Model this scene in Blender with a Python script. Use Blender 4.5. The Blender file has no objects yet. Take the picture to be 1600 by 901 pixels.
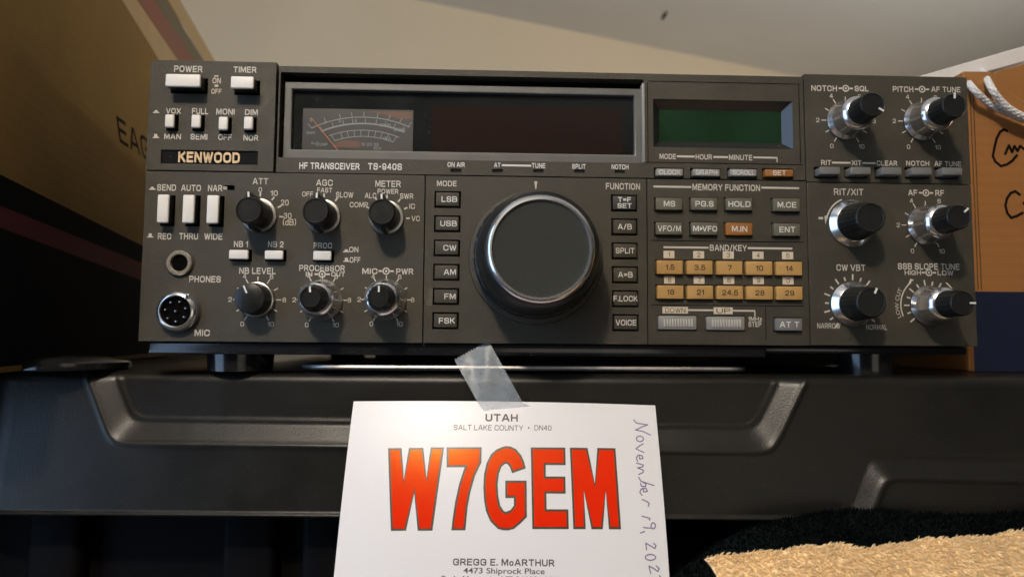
import bpy, bmesh, math, random
from mathutils import Vector, Matrix
from mathutils.geometry import tessellate_polygon

# ------------------------------------------------------------------ scene, camera, light
S = bpy.context.scene
COL = S.collection
MM = 0.001                       # all shapes are written in millimetres
random.seed(4)

CAM = Vector((-38.36, -328.95, 2.01))          # mm; origin = bottom middle of the radio's front
PITCH, YAW, ROLL = 0.073143, -0.035908, -0.006845
FPX = 1080.0                                    # focal length in 1600-px photo pixels
RM = Matrix.Rotation(YAW, 3, 'Z') @ Matrix.Rotation(PITCH, 3, 'X') @ Matrix.Rotation(ROLL, 3, 'Y')
cam = bpy.data.cameras.new('camera')
camo = bpy.data.objects.new('camera', cam)
COL.objects.link(camo)
m4 = (RM @ Matrix(((1, 0, 0), (0, 0, -1), (0, 1, 0)))).to_4x4()
m4.translation = CAM * MM
camo.matrix_world = m4
cam.sensor_width = 36.0
cam.lens = FPX / 1600 * 36
cam.clip_start = 0.01
cam.clip_end = 50
cam.dof.use_dof = True
cam.dof.focus_distance = 0.325
cam.dof.aperture_fstop = 8.5
S.camera = camo

W = bpy.data.worlds.new('World')
S.world = W
W.use_nodes = True
W.node_tree.nodes['Background'].inputs[0].default_value = (1.0, 0.86, 0.66, 1)
W.node_tree.nodes['Background'].inputs[1].default_value = 0.03

def lamp(name, kind, loc, target, energy, color, **kw):
    d = bpy.data.lights.new(name, kind)
    d.energy = energy
    d.color = color
    for k, v in kw.items():
        setattr(d, k, v)
    o = bpy.data.objects.new(name, d)
    COL.objects.link(o)
    o.location = Vector(loc) * MM
    o.rotation_euler = (Vector(target) - Vector(loc)).to_track_quat('-Z', 'Y').to_euler()
    return o

lamp('warm_ceiling_lamp', 'POINT', (-262, -760, 705), (0, 0, 60), 23, (1.0, 0.868, 0.715), shadow_soft_size=0.03)
lamp('cool_window_light', 'AREA', (-950, -400, 140), (0, 0, 60), 7.5, (0.45, 0.67, 1.0), shape='RECTANGLE', size=0.7, size_y=1.0)
lamp('added_front_fill', 'AREA', (500, -1700, -60), (150, 700, 600), 1.5, (1.0, 0.92, 0.80), shape='RECTANGLE', size=0.8, size_y=0.6)  # added fill from behind the camera, no real lamp; lifts shadows and chrome
lamp('added_back_fill', 'AREA', (850, 330, 130), (-150, 650, 320), 3.4, (1.0, 0.95, 0.88), shape='RECTANGLE', size=0.3, size_y=0.3)  # added unseen fill behind the radio, brightens wall, ceiling and left box

S.view_settings.view_transform = 'Standard'
S.view_settings.look = 'None'
S.view_settings.exposure = 0
S.view_settings.gamma = 1
S.render.engine = 'CYCLES'

# ------------------------------------------------------------------ photogrammetry helpers
def ray(px, py):
    return RM @ Vector(((px - 800) / FPX, 1, -(py - 450.5) / FPX))
def P(px, py, y=0.0):
    """point seen at photo pixel (px, py) on the vertical plane Y = y"""
    d = ray(px, py)
    return CAM + d * ((y - CAM.y) / d.y)
def hit(px, py, o, n):
    d = ray(px, py)
    return CAM + d * ((Vector(o) - CAM).dot(n) / d.dot(n))
def X(px, py, y=0.0): return P(px, py, y).x
def Z(px, py, y=0.0): return P(px, py, y).z
def RC(x0, y0, x1, y1, y=0.0):
    mx, my = (x0 + x1) / 2, (y0 + y1) / 2
    return (X(x0, my, y), X(x1, my, y), Z(mx, y1, y), Z(mx, y0, y))

# ------------------------------------------------------------------ materials
def srgb(r, g, b):
    f = lambda c: (c / 255 / 12.92) if c <= 10.3 else ((c / 255 + .055) / 1.055) ** 2.4
    return (f(r), f(g), f(b))
def mat(name, col, rough=0.5, metal=0.0, spec=0.5, bump=0, bscale=1500, var=0, vscale=40, coat=0, detail=3, dust=0, dscale=900, flute=0):
    m = bpy.data.materials.new(name)
    m.use_nodes = True
    nt = m.node_tree
    b = nt.nodes['Principled BSDF']
    b.inputs['Base Color'].default_value = (*col, 1)
    b.inputs['Roughness'].default_value = rough
    b.inputs['Metallic'].default_value = metal
    b.inputs['Specular IOR Level'].default_value = spec
    b.inputs['Coat Weight'].default_value = coat
    if bump or var:
        tc = nt.nodes.new('ShaderNodeTexCoord')
    if bump:
        n = nt.nodes.new('ShaderNodeTexNoise')
        n.inputs['Scale'].default_value = bscale
        n.inputs['Detail'].default_value = detail
        bp = nt.nodes.new('ShaderNodeBump')
        bp.inputs['Strength'].default_value = bump
        bp.inputs['Distance'].default_value = 0.0004
        nt.links.new(tc.outputs['Object'], n.inputs['Vector'])
        nt.links.new(n.outputs['Fac'], bp.inputs['Height'])
        nt.links.new(bp.outputs[0], b.inputs['Normal'])
    if var:
        n = nt.nodes.new('ShaderNodeTexNoise')
        n.inputs['Scale'].default_value = vscale
        n.inputs['Detail'].default_value = 6
        n.inputs['Roughness'].default_value = 0.65
        r = nt.nodes.new('ShaderNodeValToRGB')
        r.color_ramp.elements[0].position = 0.3
        r.color_ramp.elements[1].position = 0.7
        r.color_ramp.elements[0].color = (*[c * (1 - var) for c in col], 1)
        r.color_ramp.elements[1].color = (*[min(1, c * (1 + var)) for c in col], 1)
        nt.links.new(tc.outputs['Object'], n.inputs['Vector'])
        nt.links.new(n.outputs['Fac'], r.inputs[0])
        nt.links.new(r.outputs[0], b.inputs['Base Color'])
        mr = nt.nodes.new('ShaderNodeMapRange')
        mr.inputs['To Min'].default_value = max(0.03, rough - .12 * (var > 0))
        mr.inputs['To Max'].default_value = min(1, rough + .12)
        nt.links.new(n.outputs['Fac'], mr.inputs[0])
        nt.links.new(mr.outputs[0], b.inputs['Roughness'])
    if dust:
        tc2 = nt.nodes.new('ShaderNodeTexCoord')
        dn = nt.nodes.new('ShaderNodeTexNoise'); dn.inputs['Scale'].default_value = dscale; dn.inputs['Detail'].default_value = 4
        dr = nt.nodes.new('ShaderNodeMapRange'); dr.inputs['From Min'].default_value = .64; dr.inputs['From Max'].default_value = .76
        dr.inputs['To Max'].default_value = dust
        mx = nt.nodes.new('ShaderNodeMixRGB'); mx.inputs['Color2'].default_value = (.30, .27, .22, 1)
        src = b.inputs['Base Color'].links[0].from_socket if b.inputs['Base Color'].is_linked else None
        if src: nt.links.new(src, mx.inputs['Color1'])
        else: mx.inputs['Color1'].default_value = (*col, 1)
        nt.links.new(tc2.outputs['Object'], dn.inputs['Vector']); nt.links.new(dn.outputs['Fac'], dr.inputs[0])
        nt.links.new(dr.outputs[0], mx.inputs['Fac']); nt.links.new(mx.outputs[0], b.inputs['Base Color'])
    if flute:
        tc3 = nt.nodes.new('ShaderNodeTexCoord')
        wv = nt.nodes.new('ShaderNodeTexWave'); wv.bands_direction = 'Z'; wv.inputs['Scale'].default_value = 55; wv.inputs['Distortion'].default_value = .6
        dn = nt.nodes.new('ShaderNodeTexNoise'); dn.inputs['Scale'].default_value = 14; dn.inputs['Detail'].default_value = 5
        ad = nt.nodes.new('ShaderNodeMath'); ad.operation = 'MULTIPLY_ADD'; ad.inputs[1].default_value = .05
        b2 = nt.nodes.new('ShaderNodeBump'); b2.inputs['Strength'].default_value = flute; b2.inputs['Distance'].default_value = .008
        for n_ in (wv, dn): nt.links.new(tc3.outputs['Object'], n_.inputs['Vector'])
        nt.links.new(wv.outputs['Fac'], ad.inputs[0]); nt.links.new(dn.outputs['Fac'], ad.inputs[2]); nt.links.new(ad.outputs[0], b2.inputs['Height'])
        if b.inputs['Normal'].is_linked: nt.links.new(b.inputs['Normal'].links[0].from_socket, b2.inputs['Normal'])
        nt.links.new(b2.outputs[0], b.inputs['Normal'])
    return m

M_panel = mat('grey_panel_paint', (0.046, 0.041, 0.029), 0.52, spec=.35, bump=0.6, bscale=2400, var=0.16, vscale=45, detail=8, dust=.16, dscale=1300)
M_dark = mat('dark_gap', (0.004, 0.004, 0.004), 0.9, spec=0.0)
M_case = mat('black_case_paint', (0.022, 0.021, 0.020), 0.5, bump=.3, bscale=1800, var=.15)
M_knob = mat('black_knob_plastic', (0.010, 0.0105, 0.010), 0.36, spec=.35, bump=.12, bscale=3000, var=.12, vscale=200, dust=.08, dscale=1500)
M_face = mat('matt_knob_face', (0.021, 0.0235, 0.020), 0.6, spec=.3, bump=.4, bscale=2600, var=.14, vscale=160, detail=8, dust=.10, dscale=1500)
M_gloss = mat('black_gloss_plastic', (0.012, 0.012, 0.013), 0.16, dust=.12, dscale=900)
M_chrome = mat('chrome', (0.74, 0.73, 0.72), 0.21, 0.97)
M_satin = mat('satin_aluminium', (0.50, 0.49, 0.47), 0.30, 1.0, var=.1, vscale=200)
M_white = mat('white_button_plastic', (0.76, 0.73, 0.68), 0.4, var=.03, vscale=120)
M_print = mat('cream_silkscreen', (0.54, 0.50, 0.43), 0.6)
M_printw = mat('white_silkscreen', (0.66, 0.65, 0.62), 0.6)
M_olive = mat('grey_button_plastic', (0.105, 0.098, 0.070), 0.45, var=.08, vscale=150)
M_lgrey = mat('pale_button_plastic', (0.24, 0.235, 0.22), 0.42, var=.08, vscale=150)
M_rib = mat('ivory_ribs', (0.46, 0.45, 0.41), 0.42)
M_dgrey = mat('slate_button_plastic', (0.15, 0.15, 0.145), 0.40, var=.08, vscale=150)
M_orange = mat('orange_button_plastic', (0.27, 0.110, 0.024), 0.45, var=.08, vscale=150)
M_tan = mat('amber_button_plastic', (0.45, 0.262, 0.085), 0.45, var=.10, vscale=90)
M_tag = mat('cream_tag', (0.62, 0.54, 0.42), 0.5)
M_black = mat('black_print', (0.012, 0.012, 0.012), 0.6)
M_frame = mat('grey_bezel_plastic', (0.105, 0.104, 0.095), 0.42, var=.08, vscale=90)
M_glass = mat('smoked_display_glass', (0.010, 0.012, 0.012), 0.10, spec=.5, dust=.05, dscale=500, var=.2, vscale=50)
M_red = mat('dark_red_filter', (0.019, 0.011, 0.009), 0.12)
M_lcd = mat('green_lcd', (0.009, 0.030, 0.013), 0.22, spec=.3, var=.45, vscale=22)
M_scale = mat('meter_card', (0.034, 0.033, 0.029), 0.35, var=.1)
M_mline = mat('meter_lines', (0.22, 0.25, 0.25), 0.6)
M_mred = mat('meter_red', (0.10, 0.042, 0.026), 0.5)
M_gold = mat('pale_gold_lettering', (0.85, 0.62, 0.37), 0.35, 0.25)
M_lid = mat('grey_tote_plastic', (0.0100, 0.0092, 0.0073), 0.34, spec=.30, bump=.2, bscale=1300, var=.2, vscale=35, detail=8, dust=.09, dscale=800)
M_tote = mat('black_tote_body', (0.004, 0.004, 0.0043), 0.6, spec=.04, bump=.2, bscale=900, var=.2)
M_card = mat('white_card_stock', (0.79, 0.765, 0.765), 0.34, spec=.45, bump=.03, bscale=500)
M_cred = mat('red_card_ink', (0.76, 0.014, 0.003), 0.21, spec=.9)
M_cout = mat('brown_card_ink', (0.060, 0.042, 0.020), 0.34)
M_cblk = mat('grey_card_ink', (0.06, 0.055, 0.055), 0.5)
M_pen = mat('purple_grey_pen', (0.20, 0.15, 0.27), 0.6)
M_cardboard = mat('brown_cardboard', (0.32, 0.137, 0.036), 0.75, bump=.12, bscale=700, var=.07, vscale=22, flute=.14)
M_cardboard2 = mat('olive_cardboard', (0.26, 0.146, 0.030), 0.8, bump=.2, bscale=500, var=.12, vscale=18, flute=.07)
M_navy = mat('navy_print', (0.0065, 0.012, 0.036), 0.6, spec=.3, var=.25, vscale=60)
M_bred = mat('maroon_print', (0.10, 0.017, 0.019), 0.7, spec=.1, var=.12)
M_bblk = mat('black_navy_print', (0.005, 0.0045, 0.006), 0.8, spec=.05, var=.2)
M_bgreen = mat('dark_green_tape', (0.11, 0.09, 0.045), 0.45, var=.2)
M_btan = mat('tan_tape', (0.46, 0.30, 0.13), 0.4, var=.15)
M_btred = mat('red_tape', (0.22, 0.062, 0.035), 0.45, var=.2)
M_marker = mat('black_marker', (0.007, 0.0055, 0.005), 0.7, spec=.05)
M_cord = mat('white_braid', (0.74, 0.73, 0.72), 0.7, bump=.3, bscale=1800)
M_board = mat('white_board', (0.74, 0.70, 0.66), 0.5, var=.05)
M_wall = mat('cream_wall_paint', (0.83, 0.70, 0.50), 0.75, bump=.15, bscale=120, var=.03, vscale=4)
M_ceil = mat('white_ceiling_paint', (0.86, 0.845, 0.81), 0.8, bump=.2, bscale=90, var=.03, vscale=5)
M_floor = mat('dark_floor', (0.05, 0.045, 0.04), 0.8, var=.2, vscale=3)
M_towel = mat('tan_terry', (0.93, 0.71, 0.41), 0.95, spec=.05, var=.08, vscale=40)
M_plush = mat('dark_green_plush', (0.0035, 0.0055, 0.0055), 0.95, spec=.04, var=.3, vscale=50)

M_cred.node_tree.nodes['Principled BSDF'].inputs['Specular Tint'].default_value = (1.0, 0.62, 0.12, 1)
def tape_mat():
    m = bpy.data.materials.new('frosted_tape')
    m.use_nodes = True
    nt = m.node_tree
    b = nt.nodes['Principled BSDF']
    b.inputs['Base Color'].default_value = (0.50, 0.56, 0.60, 1)
    b.inputs['Roughness'].default_value = 0.32
    tr = nt.nodes.new('ShaderNodeBsdfTransparent')
    mx = nt.nodes.new('ShaderNodeMixShader')
    tc = nt.nodes.new('ShaderNodeTexCoord')
    n = nt.nodes.new('ShaderNodeTexNoise')
    n.inputs['Scale'].default_value = 130
    mr = nt.nodes.new('ShaderNodeMapRange')
    mr.inputs['To Min'].default_value = .26
    mr.inputs['To Max'].default_value = .5
    nt.links.new(tc.outputs['Object'], n.inputs['Vector'])
    nt.links.new(n.outputs['Fac'], mr.inputs[0])
    nt.links.new(mr.outputs[0], mx.inputs[0])
    nt.links.new(tr.outputs[0], mx.inputs[1])
    nt.links.new(b.outputs[0], mx.inputs[2])
    nt.links.new(mx.outputs[0], nt.nodes['Material Output'].inputs[0])
    return m
M_tape = tape_mat()

# ------------------------------------------------------------------ mesh builder
_txt = {}
def glyphs(s, bold=0.0):
    """filled outline of a word, scaled to a unit box; returns points, faces, width/height"""
    k = (s, bold)
    if k not in _txt:
        c = bpy.data.curves.new('word', 'FONT')
        c.body = s
        c.size = 1
        c.offset = bold
        c.resolution_u = 4
        o = bpy.data.objects.new('word', c)
        me = bpy.data.meshes.new_from_object(o)
        vs = [(v.co.x, v.co.y) for v in me.vertices]
        fs = [tuple(p.vertices) for p in me.polygons]
        bpy.data.objects.remove(o)
        bpy.data.curves.remove(c)
        bpy.data.meshes.remove(me)
        x0 = min(v[0] for v in vs); x1 = max(v[0] for v in vs)
        y0 = min(v[1] for v in vs); y1 = max(v[1] for v in vs)
        _txt[k] = ([((a - x0) / (x1 - x0), (b - y0) / (y1 - y0)) for a, b in vs], fs, (x1 - x0) / (y1 - y0))
    return _txt[k]


# monoline lettering like the silk-screened panel words: strokes as (x, y, corner radius)
def _g():
    G = {}
    R = .30
    G['A'] = (.78, [[(0, 0), (.33, 1), (.45, 1), (.78, 0)], [(.12, .30), (.66, .30)]])
    G['B'] = (.72, [[(.3, 0), (0, 0), (0, 1), (.66, 1, .22), (.66, .53, .2), (0, .53)], [(.3, .53), (.72, .53, .2), (.72, 0, .25), (.25, 0)]])
    G['C'] = (.74, [[(.74, .70), (.74, 1, R), (0, 1, R), (0, 0, R), (.74, 0, R), (.74, .30)]])
    G['D'] = (.72, [[(.3, 0), (0, 0), (0, 1), (.72, 1, .34), (.72, 0, .34), (.3, 0)]])
    G['E'] = (.62, [[(.62, 0), (0, 0), (0, 1), (.62, 1)], [(0, .52), (.56, .52)]])
    G['F'] = (.60, [[(0, 0), (0, 1), (.60, 1)], [(0, .5), (.54, .5)]])
    G['G'] = (.76, [[(.74, .72), (.74, 1, R), (0, 1, R), (0, 0, R), (.74, 0, .2), (.74, .46), (.42, .46)]])
    G['H'] = (.70, [[(0, 0), (0, 1)], [(.70, 0), (.70, 1)], [(0, .52), (.70, .52)]])
    G['I'] = (.0, [[(0, 0), (0, 1)]])
    G['J'] = (.5, [[(.5, 1), (.5, 0, .24), (0, 0, .24), (0, .34)]])
    G['K'] = (.70, [[(0, 0), (0, 1)], [(.66, 1), (.02, .42)], [(.24, .60), (.70, 0)]])
    G['L'] = (.56, [[(0, 1), (0, 0), (.56, 0)]])
    G['M'] = (.86, [[(0, 0), (0, 1), (.08, 1), (.43, .12), (.78, 1), (.86, 1), (.86, 0)]])
    G['N'] = (.72, [[(0, 0), (0, 1), (.06, 1), (.66, 0), (.72, 0), (.72, 1)]])
    G['O'] = (.80, [[(.4, 0), (0, 0, .36), (0, 1, .36), (.8, 1, .36), (.8, 0, .36), (.4, 0)]])
    G['P'] = (.66, [[(0, 0), (0, 1), (.66, 1, .25), (.66, .44, .25), (0, .44)]])
    G['Q'] = (.80, [[(.4, 0), (0, 0, .36), (0, 1, .36), (.8, 1, .36), (.8, 0, .36), (.4, 0)], [(.46, .28), (.82, -.06)]])
    G['R'] = (.70, [[(0, 0), (0, 1), (.66, 1, .25), (.66, .46, .25), (0, .46)], [(.40, .46), (.70, 0)]])
    G['S'] = (.68, [[(.66, .74), (.66, 1, .24), (0, 1, .24), (0, .54, .22), (.68, .48, .22), (.68, 0, .24), (0, 0, .24), (0, .27)]])
    G['T'] = (.68, [[(0, 1), (.68, 1)], [(.34, 1), (.34, 0)]])
    G['U'] = (.70, [[(0, 1), (0, 0, .30), (.70, 0, .30), (.70, 1)]])
    G['V'] = (.76, [[(0, 1), (.34, 0), (.42, 0), (.76, 1)]])
    G['W'] = (1.04, [[(0, 1), (.22, 0), (.30, 0), (.49, .95), (.55, .95), (.74, 0), (.82, 0), (1.04, 1)]])
    G['X'] = (.74, [[(0, 0), (.74, 1)], [(0, 1), (.74, 0)]])
    G['Y'] = (.74, [[(0, 1), (.37, .44), (.74, 1)], [(.37, .44), (.37, 0)]])
    G['Z'] = (.66, [[(0, 1), (.66, 1), (.66, .94), (0, .06), (0, 0), (.66, 0)]])
    G['0'] = (.60, [[(.3, 0), (0, 0, .28), (0, 1, .28), (.6, 1, .28), (.6, 0, .28), (.3, 0)]])
    G['1'] = (.24, [[(0, .76), (.24, .96), (.24, 0)]])
    G['2'] = (.60, [[(0, .70), (0, 1, .27), (.6, 1, .27), (.6, .56, .2), (0, .06), (0, 0), (.6, 0)]])
    G['3'] = (.60, [[(0, .78), (0, 1, .2), (.58, 1, .22), (.58, .53, .2), (.22, .53)], [(.24, .53), (.6, .53, .22), (.6, 0, .25), (0, 0, .22), (0, .24)]])
    G['4'] = (.62, [[(.46, 0), (.46, 1), (.38, 1), (0, .30), (.62, .30)]])
    G['5'] = (.60, [[(.56, 1), (.08, 1), (.02, .50), (.14, .62, .1), (.6, .66, .25), (.6, 0, .28), (0, 0, .24), (0, .25)]])
    G['6'] = (.60, [[(.58, .78), (.56, 1, .22), (0, 1, .28), (0, 0, .28), (.6, 0, .26), (.6, .58, .26), (0, .58, .2), (0, .38)]])
    G['7'] = (.58, [[(0, 1), (.58, 1), (.58, .92), (.2, 0)]])
    G['8'] = (.60, [[(.3, .53), (.03, .53, .2), (.03, 1, .22), (.57, 1, .22), (.57, .53, .2), (.3, .53)], [(.3, .53), (0, .53, .2), (0, 0, .25), (.6, 0, .25), (.6, .53, .2), (.3, .53)]])
    G['9'] = (.60, [[(.02, .22), (.04, 0, .22), (.6, 0, .28), (.6, 1, .28), (0, 1, .26), (0, .42, .26), (.6, .42, .2), (.6, .6)]])
    G['/'] = (.40, [[(0, -.04), (.40, 1.04)]])
    G['='] = (.50, [[(0, .64), (.5, .64)], [(0, .34), (.5, .34)]])
    G['-'] = (.30, [[(0, .48), (.3, .48)]])
    G['.'] = (.0, [[(0, -.0), (0, .10)]])
    G[','] = (.06, [[(.06, .10), (.06, .02), (0, -.16)]])
    G['('] = (.16, [[(.16, 1.08), (0, .8), (0, .2), (.16, -.08)]])
    G[')'] = (.16, [[(0, 1.08), (.16, .8), (.16, .2), (0, -.08)]])
    G['d'] = (.54, [[(.54, 1), (.54, 0)], [(.54, 0), (0, 0, .24), (0, .66, .24), (.54, .66)]])
    G['z'] = (.46, [[(0, .66), (.46, .66), (.46, .60), (0, .06), (0, 0), (.46, 0)]])
    G['c'] = (.46, [[(.46, .44), (.46, .66, .2), (0, .66, .24), (0, 0, .24), (.46, 0, .2), (.46, .22)]])
    return G
STROKES = _g()
def _round(pts):
    out = []
    for i, p in enumerate(pts):
        q = Vector(p[:2]); r = p[2] if len(p) > 2 else 0
        if not r or i in (0, len(pts) - 1):
            out.append(q); continue
        a = Vector(pts[i - 1][:2]) - q; c = Vector(pts[i + 1][:2]) - q
        ra = min(r, a.length * .5 if len(pts[i - 1]) > 2 else a.length); rc = min(r, c.length * .5 if len(pts[i + 1]) > 2 else c.length)
        A_, C_ = q + a.normalized() * ra, q + c.normalized() * rc
        for k in range(6):
            t = k / 5
            h = .62
            B1, B2 = A_.lerp(q, h), C_.lerp(q, h)
            out.append(A_ * (1 - t) ** 3 + B1 * 3 * t * (1 - t) ** 2 + B2 * 3 * t * t * (1 - t) + C_ * t ** 3)
    res = [out[0]]
    for p in out[1:]:
        if (p - res[-1]).length > 1e-3: res.append(p)
    return res
def stroke_word(s, wt):
    """list of (points, faces) per stroke, in units of cap height"""
    x = 0; L = []
    for ch in s:
        if ch == ' ': x += .42; continue
        w, sts = STROKES[ch]
        for st in sts:
            p = _round(st)
            # keep strokes inside the cap height
            p = [Vector((x + wt / 2 + q.x, wt / 2 + q.y * (1 - wt))) for q in p]
            n = len(p); vs = []; fs = []
            closed = (p[0] - p[-1]).length < 1e-4
            for i in range(n):
                if i == 0: d0 = d1 = (p[1] - p[0]).normalized()
                elif i == n - 1: d0 = d1 = (p[-1] - p[-2]).normalized()
                else: d0, d1 = (p[i] - p[i - 1]).normalized(), (p[i + 1] - p[i]).normalized()
                if closed and i in (0, n - 1): d0, d1 = (p[-1] - p[-2]).normalized(), (p[1] - p[0]).normalized()
                n0, n1 = Vector((-d0.y, d0.x)), Vector((-d1.y, d1.x))
                m = (n0 + n1) / max(.35, 1 + n0.dot(n1))
                e_ = Vector((0, 0))
                if not closed and i == 0: e_ = -d0 * wt * .45
                if not closed and i == n - 1: e_ = d0 * wt * .45
                vs += [p[i] + e_ + m * wt / 2, p[i] + e_ - m * wt / 2]
                if i: fs.append((2 * i - 2, 2 * i - 1, 2 * i + 1, 2 * i))
            L.append(([(v.x, v.y) for v in vs], fs))
        x += w + wt + .17
    x0 = min(v[0] for l in L for v in l[0]); x1 = max(v[0] for l in L for v in l[0])
    return [([(v[0] - x0, v[1]) for v in l[0]], l[1]) for l in L], x1 - x0

def inset(poly, d):
    n = len(poly); out = []
    area = sum(poly[i][0] * poly[(i + 1) % n][1] - poly[(i + 1) % n][0] * poly[i][1] for i in range(n))
    sg = 1 if area > 0 else -1
    for i in range(n):
        p0, p1, p2 = Vector(poly[i - 1]), Vector(poly[i]), Vector(poly[(i + 1) % n])
        a = (p1 - p0).normalized(); b = (p2 - p1).normalized()
        na = Vector((-a.y, a.x)) * sg; nb = Vector((-b.y, b.x)) * sg
        k = 1 + na.dot(nb)
        out.append(tuple(p1 + (na + nb) * (d / max(k, 0.12))))
    return out

class MB:
    def __init__(s):
        s.bm = bmesh.new()
    def add(s, vs, fs):
        v = [s.bm.verts.new(p) for p in vs]
        for f in fs:
            try: s.bm.faces.new([v[i] for i in f])
            except ValueError: pass
        return v
    def box(s, x0, x1, y0, y1, z0, z1, r=0.0, seg=2):
        b = bmesh.new()
        bmesh.ops.create_cube(b, size=1)
        for v in b.verts:
            v.co = Vector((x0 + (v.co.x + .5) * (x1 - x0), y0 + (v.co.y + .5) * (y1 - y0), z0 + (v.co.z + .5) * (z1 - z0)))
        if r:
            bmesh.ops.bevel(b, geom=list(b.edges), offset=r, segments=seg, profile=.5, affect='EDGES')
        s.merge(b)
    def merge(s, b):
        b.verts.index_update()
        s.add([v.co.copy() for v in b.verts], [[v.index for v in f.verts] for f in b.faces])
        b.free()
    def lathe(s, cx, cz, prof, n=48, flute=None, y=0.0):
        """profile of (radius, height towards the viewer) about an axis along -Y"""
        rings = []
        for i, (r, h) in enumerate(prof):
            if r < 1e-6:
                rings.append([s.bm.verts.new((cx, y - h, cz))])
            else:
                ring = []
                for k in range(n):
                    a = 2 * math.pi * k / n
                    rr = r + (flute(i, k) if flute else 0)
                    ring.append(s.bm.verts.new((cx + rr * math.cos(a), y - h, cz + rr * math.sin(a))))
                rings.append(ring)
        for A, B in zip(rings, rings[1:]):
            if len(A) == 1 and len(B) == 1: continue
            for k in range(n):
                k2 = (k + 1) % n
                if len(A) == 1: f = [A[0], B[k], B[k2]]
                elif len(B) == 1: f = [A[k], A[k2], B[0]]
                else: f = [A[k], A[k2], B[k2], B[k]]
                s.bm.faces.new(f)
    def poly(s, pts, y0, y1=None):
        """polygon in XZ at depth y0 (extruded back to y1)"""
        tri = tessellate_polygon([[Vector((p[0], p[1], 0)) for p in pts]])
        n = len(pts)
        vs = [(p[0], y0, p[1]) for p in pts]
        fs = [tuple(t) for t in tri]
        if y1 is not None:
            vs += [(p[0], y1, p[1]) for p in pts]
            fs += [tuple(i + n for i in t) for t in tri]
            fs += [(i, (i + 1) % n, (i + 1) % n + n, i + n) for i in range(n)]
        s.add(vs, fs)
    def rect(s, x0, x1, z0, z1, y):
        s.add([(x0, y, z0), (x1, y, z0), (x1, y, z1), (x0, y, z1)], [(0, 1, 2, 3)])
    def word(s, txt, x0, x1, z0, z1, y, bold=0.022, depth=0, shear=0):
        if all(c == ' ' or c in STROKES for c in txt):
            wt = .13 + bold * 2.4
            sw, wd = stroke_word(txt, wt)
            for i, (vs, fs) in enumerate(sw):
                yy_ = y - .004 * (i % 3)
                L = [(x0 + a / wd * (x1 - x0), yy_, z0 + b * (z1 - z0)) for a, b in vs]
                s.add(L, fs)
                if depth:
                    n = len(L)
                    s.add(L + [(p[0], y + depth, p[2]) for p in L], [(j, j + 2, j + 2 + n, j + n) for j in range(n - 2)] + [(0, 1, 1 + n, n), (n - 2, n - 1, 2 * n - 1, 2 * n - 2)])
            return
        vs, fs, ar = glyphs(txt, bold)
        L = [(x0 + a * (x1 - x0) + shear * b * (z1 - z0), y, z0 + b * (z1 - z0)) for a, b in vs]
        s.add(L, fs)
        if depth:
            s.add([(p[0], y + depth, p[2]) for p in L], fs)
            cnt = {}
            for f in fs:
                for i in range(len(f)):
                    e = (f[i], f[(i + 1) % len(f)])
                    cnt[frozenset(e)] = cnt.get(frozenset(e), []) + [e]
            for es in cnt.values():
                if len(es) == 1:
                    a, b = es[0]
                    s.add([L[a], L[b], (L[b][0], y + depth, L[b][2]), (L[a][0], y + depth, L[a][2])], [(0, 1, 2, 3)])
    def wordpx(s, txt, x0, y0, x1, y1, y=-0.06, bold=0.022):
        s.word(txt, *RC(x0, y0, x1, y1, y), y, bold)
    def wordc(s, txt, cx, cz, h, y, bold=0.022, wf=1.0, right=None):
        ar = stroke_word(txt, .13 + bold * 2.4)[1] if all(c == ' ' or c in STROKES for c in txt) else glyphs(txt, bold)[2]
        w = h * ar * wf
        if right is not None: cx = right - w / 2
        s.word(txt, cx - w / 2, cx + w / 2, cz - h / 2, cz + h / 2, y, bold)
    def tube(s, pts, r, n=8):
        pts = [Vector(p) for p in pts]
        prev = None; up = Vector((0, 0, 1))
        for i, p in enumerate(pts):
            d = (pts[min(i + 1, len(pts) - 1)] - pts[max(i - 1, 0)]).normalized()
            a = d.cross(up)
            if a.length < 1e-3: a = d.cross(Vector((1, 0, 0)))
            a.normalize(); b = d.cross(a)
            ring = [s.bm.verts.new(p + (a * math.cos(2 * math.pi * k / n) + b * math.sin(2 * math.pi * k / n)) * r) for k in range(n)]
            if prev:
                for k in range(n):
                    s.bm.faces.new([prev[k], prev[(k + 1) % n], ring[(k + 1) % n], ring[k]])
            prev = ring
    def ribbon(s, pts, w, y):
        """flat stroke in XZ"""
        for a, b in zip(pts, pts[1:]):
            a, b = Vector(a), Vector(b)
            d = (b - a)
            if d.length < 1e-6: continue
            d.normalize(); n = Vector((-d.y, d.x)) * w / 2
            a = a - d * w * .25; b = b + d * w * .25
            y -= 0.003
            s.add([(p.x, y, p.y) for p in (a + n, b + n, b - n, a - n)], [(0, 1, 2, 3)])
    def plate(s, x0, x1, z0, z1, holes, y0, y1):
        """slab with rectangular holes right through it"""
        hs = [(max(h[0], x0), min(h[1], x1), max(h[2], z0), min(h[3], z1)) for h in holes]
        xs = sorted(set([x0, x1] + [v for h in hs for v in h[:2]]))
        zs = sorted(set([z0, z1] + [v for h in hs for v in h[2:]]))
        xs = [x for i, x in enumerate(xs) if i == 0 or x - xs[i - 1] > 1e-5]
        zs = [z for i, z in enumerate(zs) if i == 0 or z - zs[i - 1] > 1e-5]
        nx, nz = len(xs) - 1, len(zs) - 1
        def solid(i, j):
            if i < 0 or j < 0 or i >= nx or j >= nz: return False
            cx, cz = (xs[i] + xs[i + 1]) / 2, (zs[j] + zs[j + 1]) / 2
            return not any(h[0] < cx < h[1] and h[2] < cz < h[3] for h in hs)
        V = {}
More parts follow.
